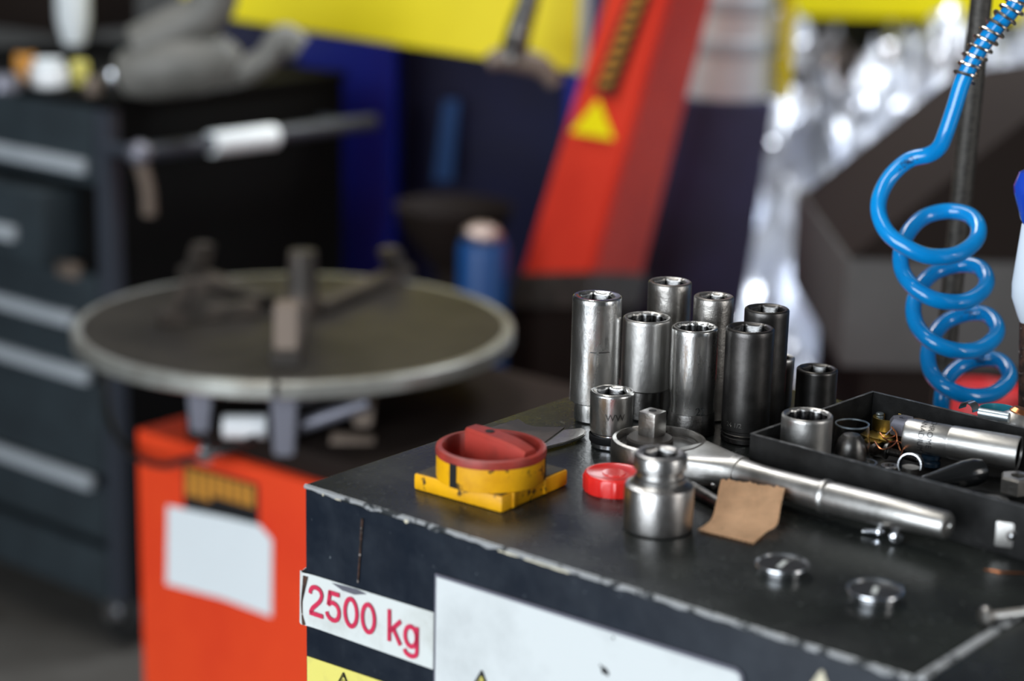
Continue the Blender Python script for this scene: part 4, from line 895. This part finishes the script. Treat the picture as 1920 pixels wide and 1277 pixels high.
t, r = blob('tape_roll', 'small blue tape roll near the grey power tool', 'tape', 240, 135, 20, .03, 'teal')
t, r = blob('green_tin', 'low green-grey tin at the left edge of the trolley', 'tin', 10, 172, 30, .025, 'mount_grey')
# grey power tool: body, nose, handle
p = on(330, 185); k = pxm(p)
t = thing('power_tool', 'grey cordless power tool lying on the tool trolley', 'power tool', p, 0)
def pp(x, y, dY=0): return D(x, y, p.y + dY) - p
bm = NB(); sweep(bm, catmull([pp(228, 142), pp(270, 132), pp(330, 120), pp(400, 118), pp(440, 132)], 6), lambda u: .030 + .018 * math.sin(u * PI), 20); obj('motor_housing', bm, 'tool_grey', t)
bm = NB(); sweep(bm, catmull([pp(260, 90), pp(330, 55), pp(390, 20), pp(410, -40)], 6), lambda u: .034, 18); obj('battery_end', bm, 'tool_grey', t)
bm = NB(); sweep(bm, catmull([pp(300, 148), pp(380, 145), pp(450, 135), pp(500, 110), pp(530, 70), pp(565, 90)], 6), lambda u: .020, 18); obj('handle', bm, 'tool_grey', t)
bm = NB(); sweep(bm, catmull([pp(320, 70), pp(370, 75), pp(400, 110)], 6), .02, 14); obj('neck', bm, 'black_rubber', t)
p = on(140, 105); t = thing('white_bottle', 'tall white bottle standing at the back of the trolley top', 'bottle', p)
bm = NB(); k = pxm(p); lathe(bm, [(.018, .02), (.028, .06), (.03, .30), (.02, .33), (.012, .36)], 28); obj('body', bm, 'stripe_white', t)
bm = NB(); lathe(bm, [(.016, 0), (.018, .021)], 20); obj('cap', bm, 'black_plastic', t)
p = on(60, 60); t = thing('dark_box', 'dark open parts box at the back left of the trolley top', 'box', p, CABROT)
bm = NB(); box(bm, -.25, .06, 0, .2, 0, .10, .004); obj('body', bm, 'housing_top', t)

# ---- blue lift column with recess
Yc = 3.55
def Cc(x, Y=Yc): return D(x, 300, Y).x
t = thing('lift_column', 'deep blue steel lift column with open dark channel', 'lift column', (Cc(800), Yc, 0))
ox = Cc(800)
bm = NB(); box(bm, Cc(560) - ox, Cc(738) - ox, .0, .30, 0, 3.0, .006); obj('left_flange', bm, 'blue_post', t)
bm = NB(); box(bm, Cc(738) - ox, Cc(1110) - ox, .26, .30, 0, 3.0, .004); obj('channel_back', bm, 'navy', t)
bm = NB(); box(bm, Cc(1060) - ox, Cc(1110) - ox, .0, .30, 0, 3.0, .006); obj('right_flange', bm, 'blue_post', t)
bm = NB(); q = [D(832, 190, 3.72), D(860, 190, 3.72), D(848, 340, 3.72), D(812, 340, 3.72)]; prism(bm, [v - Vector((ox, Yc, 0)) for v in q], (0, .02, 0)); obj('cable_guide', bm, 'light_blue', t)
bm = NB(); box(bm, Cc(540) - ox, Cc(1115) - ox, -.05, .35, 0, .02); obj('foot_plate', bm, 'navy', t)
bm = NB(); box(bm, Cc(380) - ox, Cc(560) - ox, .05, .25, 0, 2.2, .006); obj('side_box', bm, 'navy', t)
# ---- yellow lift arm
YA = 3.25
pl0 = D(385, 30, YA + .12); pl1 = D(1084, 136, YA - .12)
t = thing('lift_arm', 'bright yellow lift arm crossing the blue column at the top', 'lift arm', pl0)
d_ = pl1 - pl0; bk = Vector((-.06, .12, 0))
bm = NB(); prism(bm, [Vector(), d_, d_ + bk, bk], (0, 0, .24), .004); obj('beam', bm, 'yellow_arm', t)
bm = NB(); dn = Vector((d_.x, d_.y, 0)).normalized(); prism(bm, [d_ + Vector((0, 0, -.004)), d_ + dn * .018 + Vector((0, 0, -.004)), d_ + dn * .018 + bk * 1.05 + Vector((0, 0, -.004)), d_ + bk * 1.05 + Vector((0, 0, -.004))], (0, 0, .25), .002); obj('end_cap', bm, 'arm_edge', t)
# ---- hook hanging before the arm
t = thing('hanging_hook', 'dark oily hook assembly hanging in front of the yellow arm', 'hook', D(970, 90, 2.95))
b_ = t.location
bm = NB(); sweep(bm, catmull([D(1010, -160, 2.95) - b_, D(995, -20, 2.95) - b_, D(975, 50, 2.95) - b_, D(960, 110, 2.95) - b_], 6), lambda u: .013 + .008 * u, 14); obj('rod', bm, 'dark_oxide', t)
bm = NB(); sweep(bm, catmull([D(915, 118, 2.95) - b_, D(940, 108, 2.95) - b_, D(975, 112, 2.95) - b_, D(1015, 125, 2.95) - b_, D(1042, 158, 2.95) - b_], 6), lambda u: .012 + .006 * math.sin(u * PI), 12); obj('hook', bm, 'jaw_face', t)
bm = NB(); bmesh.ops.create_uvsphere(bm, u_segments=16, v_segments=10, radius=.02, matrix=Matrix.Translation(D(968, 75, 2.94) - b_)); obj('swivel', bm, 'dark_oxide', t)

# ---- leaning red beam
def ext2(pa, pb_, y):
    (x0, y0_), (x1, y1) = pa, pb_; return (x0 + (x1 - x0) * (y - y0_) / (y1 - y0_), y)
e_l = [D(*ext2((1132, 0), (962, 560), yy), 3.03) for yy in (-420, 575)]
e_m = [D(*ext2((1252, 0), (1095, 560), yy), 2.90) for yy in (-420, 575)]
e_r = [D(*ext2((1336, 0), (1195, 560), yy), 3.06) for yy in (-420, 575)]
e_b = [e_l[i] + e_r[i] - e_m[i] for i in (0, 1)]
c = e_m[1].copy(); t = thing('leaning_beam', 'red leaning square steel beam with yellow warning triangle', 'beam', c)
bm = NB(); vs = [[bm.verts.new(e[i] - c) for e in (e_l, e_m, e_r, e_b)] for i in (0, 1)]
for k in range(4): bm.faces.new((vs[0][k], vs[0][(k + 1) % 4], vs[1][(k + 1) % 4], vs[1][k]))
bm.faces.new(vs[0]); bm.faces.new(vs[1][::-1]); bmesh.ops.bevel(bm, geom=bm.edges[:], offset=.006, segments=2, affect='EDGES')
bmo = obj('beam', bm, 'beam_red', t)
nrm = (e_m[0] - e_m[1]).cross(e_l[1] - e_m[1]).normalized()
if nrm.dot(CAM - e_m[1]) < 0: nrm = -nrm
def onb(px): return [PL(x, y, e_m[1] + nrm * .0015, nrm) - c for x, y in px]
bm = NB(); prism(bm, onb([(1122, 186), (1152, 262), (1070, 248)]), nrm * .001); obj('warning_triangle', bm, 'yellow_arm', bmo, smooth=False)
bm = NB(); prism(bm, onb([(1192, -40), (1230, -40), (1150, 182), (1112, 170)]), nrm * .0008); stp = obj('warning_strip', bm, 'print_black', bmo, smooth=False, label='black strip with yellow lettering')
for k in range(9):
    f_ = k / 9; x_ = 1208 - (1208 - 1128) * f_; y_ = -35 + 205 * f_
    bm = NB(); prism(bm, onb([(x_ - 9 + 2, y_), (x_ + 12 + 2, y_ + 3), (x_ + 6, y_ + 14), (x_ - 15, y_ + 11)]), nrm * .0014); obj('warning_letter', bm, 'orange', bmo, smooth=False)
# its foot
fb = D(1080, 640, 3.0)
bm = NB(); q = [e_l[1] - c, e_m[1] - c, e_r[1] - c, e_b[1] - c]; g_ = Vector((0, 0, -(e_m[1].z)));
lowz = -c.z
vs0 = [bm.verts.new(v * 1.0) for v in q]; vs1 = [bm.verts.new((v.x * 1.05 - .02, v.y * 1.05, lowz)) for v in q]
for k in range(4): bm.faces.new((vs0[k], vs0[(k + 1) % 4], vs1[(k + 1) % 4], vs1[k]))
bm.faces.new(vs0); bm.faces.new(vs1[::-1]); obj('foot', bm, 'housing_top', t)
bm = NB(); cc_ = (e_l[1] + e_r[1]) / 2 - c; ax_ = (e_m[0] - e_m[1]).normalized()
v0 = [bm.verts.new(cc_ + (v - cc_) * 1.06) for v in q]; v1 = [bm.verts.new(cc_ + (v - cc_) * 1.06 + ax_ * .055) for v in q]
for k in range(4): bm.faces.new((v0[k], v0[(k + 1) % 4], v1[(k + 1) % 4], v1[k]))
bm.faces.new(v0); bm.faces.new(v1[::-1]); obj('worn_sleeve', bm, 'jaw', t, smooth=False)
# ---- navy panel and striped drum behind the beam
Yn = 3.35
q = [D(1180, 170, Yn), D(1452, 194, Yn), D(1385, 640, Yn), D(1120, 640, Yn)]
q[0].z = q[1].z; c = q[2].copy(); t = thing('control_cabinet', 'dark navy leaning control cabinet behind the red beam', 'cabinet', (c.x, c.y, 0)); c.z = 0
bot = [Vector((q[2].x - .02, q[2].y, 0)), Vector((q[3].x - .02, q[3].y, 0))]
bm = NB(); prism(bm, [q[0] - c, q[1] - c, q[2] - c, bot[0] - c, bot[1] - c, q[3] - c], (0, .16, 0), .004); obj('panel', bm, 'navy_panel', t)
dp = D(1362, 178, Yn + .085); dp.z = q[1].z + .001; rD = 86 * pxm(dp)
t = thing('striped_drum', 'white drum with grey bands standing on the navy cabinet', 'drum', dp)
bm = NB(); lathe(bm, [(rD * .98, 0), (rD, .01), (rD, .55)], 48); obj('shell', bm, 'stripe_white', t)
for zz in (.075, .145, .215, .30):
    bm = NB(); lathe(bm, [(rD + .0005, zz), (rD + .003, zz + .003), (rD + .003, zz + .024), (rD + .0005, zz + .027)], 48, cap0=False, cap1=False); obj('band', bm, 'stripe_grey', t)
bm = NB(); box(bm, dp.x + rD + .0055, dp.x + rD + .024, Yn + .03, Yn + .09, dp.z + .001, dp.z + .6, .003); o = obj('yellow_guard', bm, 'yellow_arm'); tag(o, 'narrow yellow upright guard at the right of the striped drum', 'guard')
# ---- bucket and can at column base
p = D(850, 505, 3.3); hB = (D(862, 380, 3.1).z - D(862, 505, 3.1).z)
t = thing('oil_drain_bowl', 'wide black oil drain bowl beyond the clamping table', 'bowl', (p.x, p.y, 0))
zt_ = D(850, 385, 3.3).z; r_ = 112 * pxm(p)
bm = NB(); lathe(bm, [(.06, 0), (.03, .02), (.03, zt_ - .11), (r_ * .4, zt_ - .10), (r_ * .9, zt_ - .03), (r_, zt_), (r_ * .97, zt_), (r_ * .5, zt_ - .07), (.0001, zt_ - .08)], 40); obj('bowl', bm, 'housing_top', t)
p = D(905, 520, 2.93); t = thing('blue_can', 'bright blue can with a pinkish rag on top beside the drain bowl', 'can', (p.x, p.y, 0)); zt_ = D(905, 452, 2.93).z
bm = NB(); lathe(bm, [(.036, 0), (.038, .01), (.038, zt_ - .01), (.034, zt_)], 32); obj('body', bm, 'light_blue', t)
bm = NB(); bmesh.ops.create_icosphere(bm, subdivisions=3, radius=.03)
for v in bm.verts: v.co *= 1 + .25 * noise.noise(v.co * 40); v.co.z = v.co.z * .5 + zt_ + .012
obj('rag', bm, 'foil_warm', t)

# ---- foil scrap heap
bm = NB(); nx, ny = 150, 150; X0, X1, Y0_, Y1_ = 0.36, 2.3, 3.75, 5.8; gr = []
for j in range(ny + 1):
    row = []
    for i in range(nx + 1):
        x = X0 + (X1 - X0) * i / nx; y = Y0_ + (Y1_ - Y0_) * j / ny
        h_ = 0.08 + 0.56 * min(1, max(0, (y - 3.75) / 1.9)); ed = min(1, (x - X0) / .12, (X1 - x) / .12, (y - Y0_) / .12)
        v = Vector((x * 5, y * 5, 0)); rdg = abs(noise.noise(v)) * .30 + abs(noise.noise(v * 2.3 + Vector((5, 5, 5)))) * .17 + abs(noise.noise(v * 5.1)) * .09
        dx = noise.noise(v * 2 + Vector((9, 0, 0))) * .06; dy = noise.noise(v * 2 + Vector((0, 9, 4))) * .06
        row.append(bm.verts.new((x + dx, y + dy, max(0.001, (h_ + rdg - .12) * max(0, ed)))))
    gr.append(row)
for a, b2 in zip(gr, gr[1:]):
    for i in range(nx): bm.faces.new((a[i], a[i + 1], b2[i + 1], b2[i]))
o = obj('scrap_heap', bm, 'foil', smooth=False); tag(o, 'heap of crumpled silvery metal scrap and foil filling the right background', 'scrap', kind='stuff')
# ---- yellow rail at the back, above the heap
a, b2 = D(1440, 30, 5.95), D(2100, 18, 5.95)
t = thing('yellow_rail', 'yellow steel rail above the scrap heap, top right', 'rail', (a.x, a.y, 0))
bm = NB(); box(bm, 0, b2.x - a.x, 0, .06, a.z, a.z + .35, .004); obj('beam', bm, 'yellow_arm', t)
bm = NB(); box(bm, .02, .08, .01, .05, 0, a.z); box(bm, b2.x - a.x - .08, b2.x - a.x - .02, .01, .05, 0, a.z); obj('upright', bm, 'yellow_arm', t)
# ---- dark machine housing at right
Yh = 2.55
f0 = D(1588, 484, Yh); 
t = thing('machine_housing', 'dark grey machine housing with sloping lid behind the coiled hose', 'machine', (f0.x, f0.y, 0))
zb2 = D(1592, 690, Yh).z; zt2 = f0.z; zz3 = D(1930, 225, Yh + .5).z
bm = NB(); box(bm, 0, .9, 0, .5, zb2, zt2, .006); obj('case', bm, 'housing', t)
bm = NB(); rp = D(1925, 222, Yh) - Vector((f0.x, f0.y, 0)); 
prism(bm, [(0.002, -.004, zt2), (rp.x, -.004, rp.z), (.9, -.004, rp.z + .12), (.9, -.004, zt2)], (0, .45, 0), .003); obj('lid', bm, 'housing_top', t)
bm = NB(); box(bm, .04, .88, .05, .45, 0, zb2 + .001, .004); obj('stand', bm, 'housing_top', t)
bm = NB(); lp = D(1758, 442, Yh + .1) - Vector((f0.x, f0.y, 0)); lathe(bm, [(.022, 0), (.024, .01), (.016, .04), (.0001, .045)], 20, Matrix.Translation(lp + Vector((0, 0, -.02)))); obj('turquoise_knob', bm, 'teal', t)
# ---- red drum behind the tray
p = D(1868, 757, 1.75); t = thing('red_drum', 'red steel drum seen between the tray and the coiled hose', 'drum', (p.x, p.y + .05, 0)); r_ = .040
bm = NB(); lathe(bm, [(r_, 0), (r_, p.z - .01), (r_ * .96, p.z), (r_ * .9, p.z), (r_ * .88, p.z - .006), (.0001, p.z - .006)], 40); obj('shell', bm, 'red_drum', t)
bm = NB(); lathe(bm, [(r_ + .0002, p.z * .5), (r_ + .004, p.z * .5 + .006), (r_ + .0002, p.z * .5 + .012)], 40, cap0=False, cap1=False); obj('hoop', bm, 'red_drum', t)
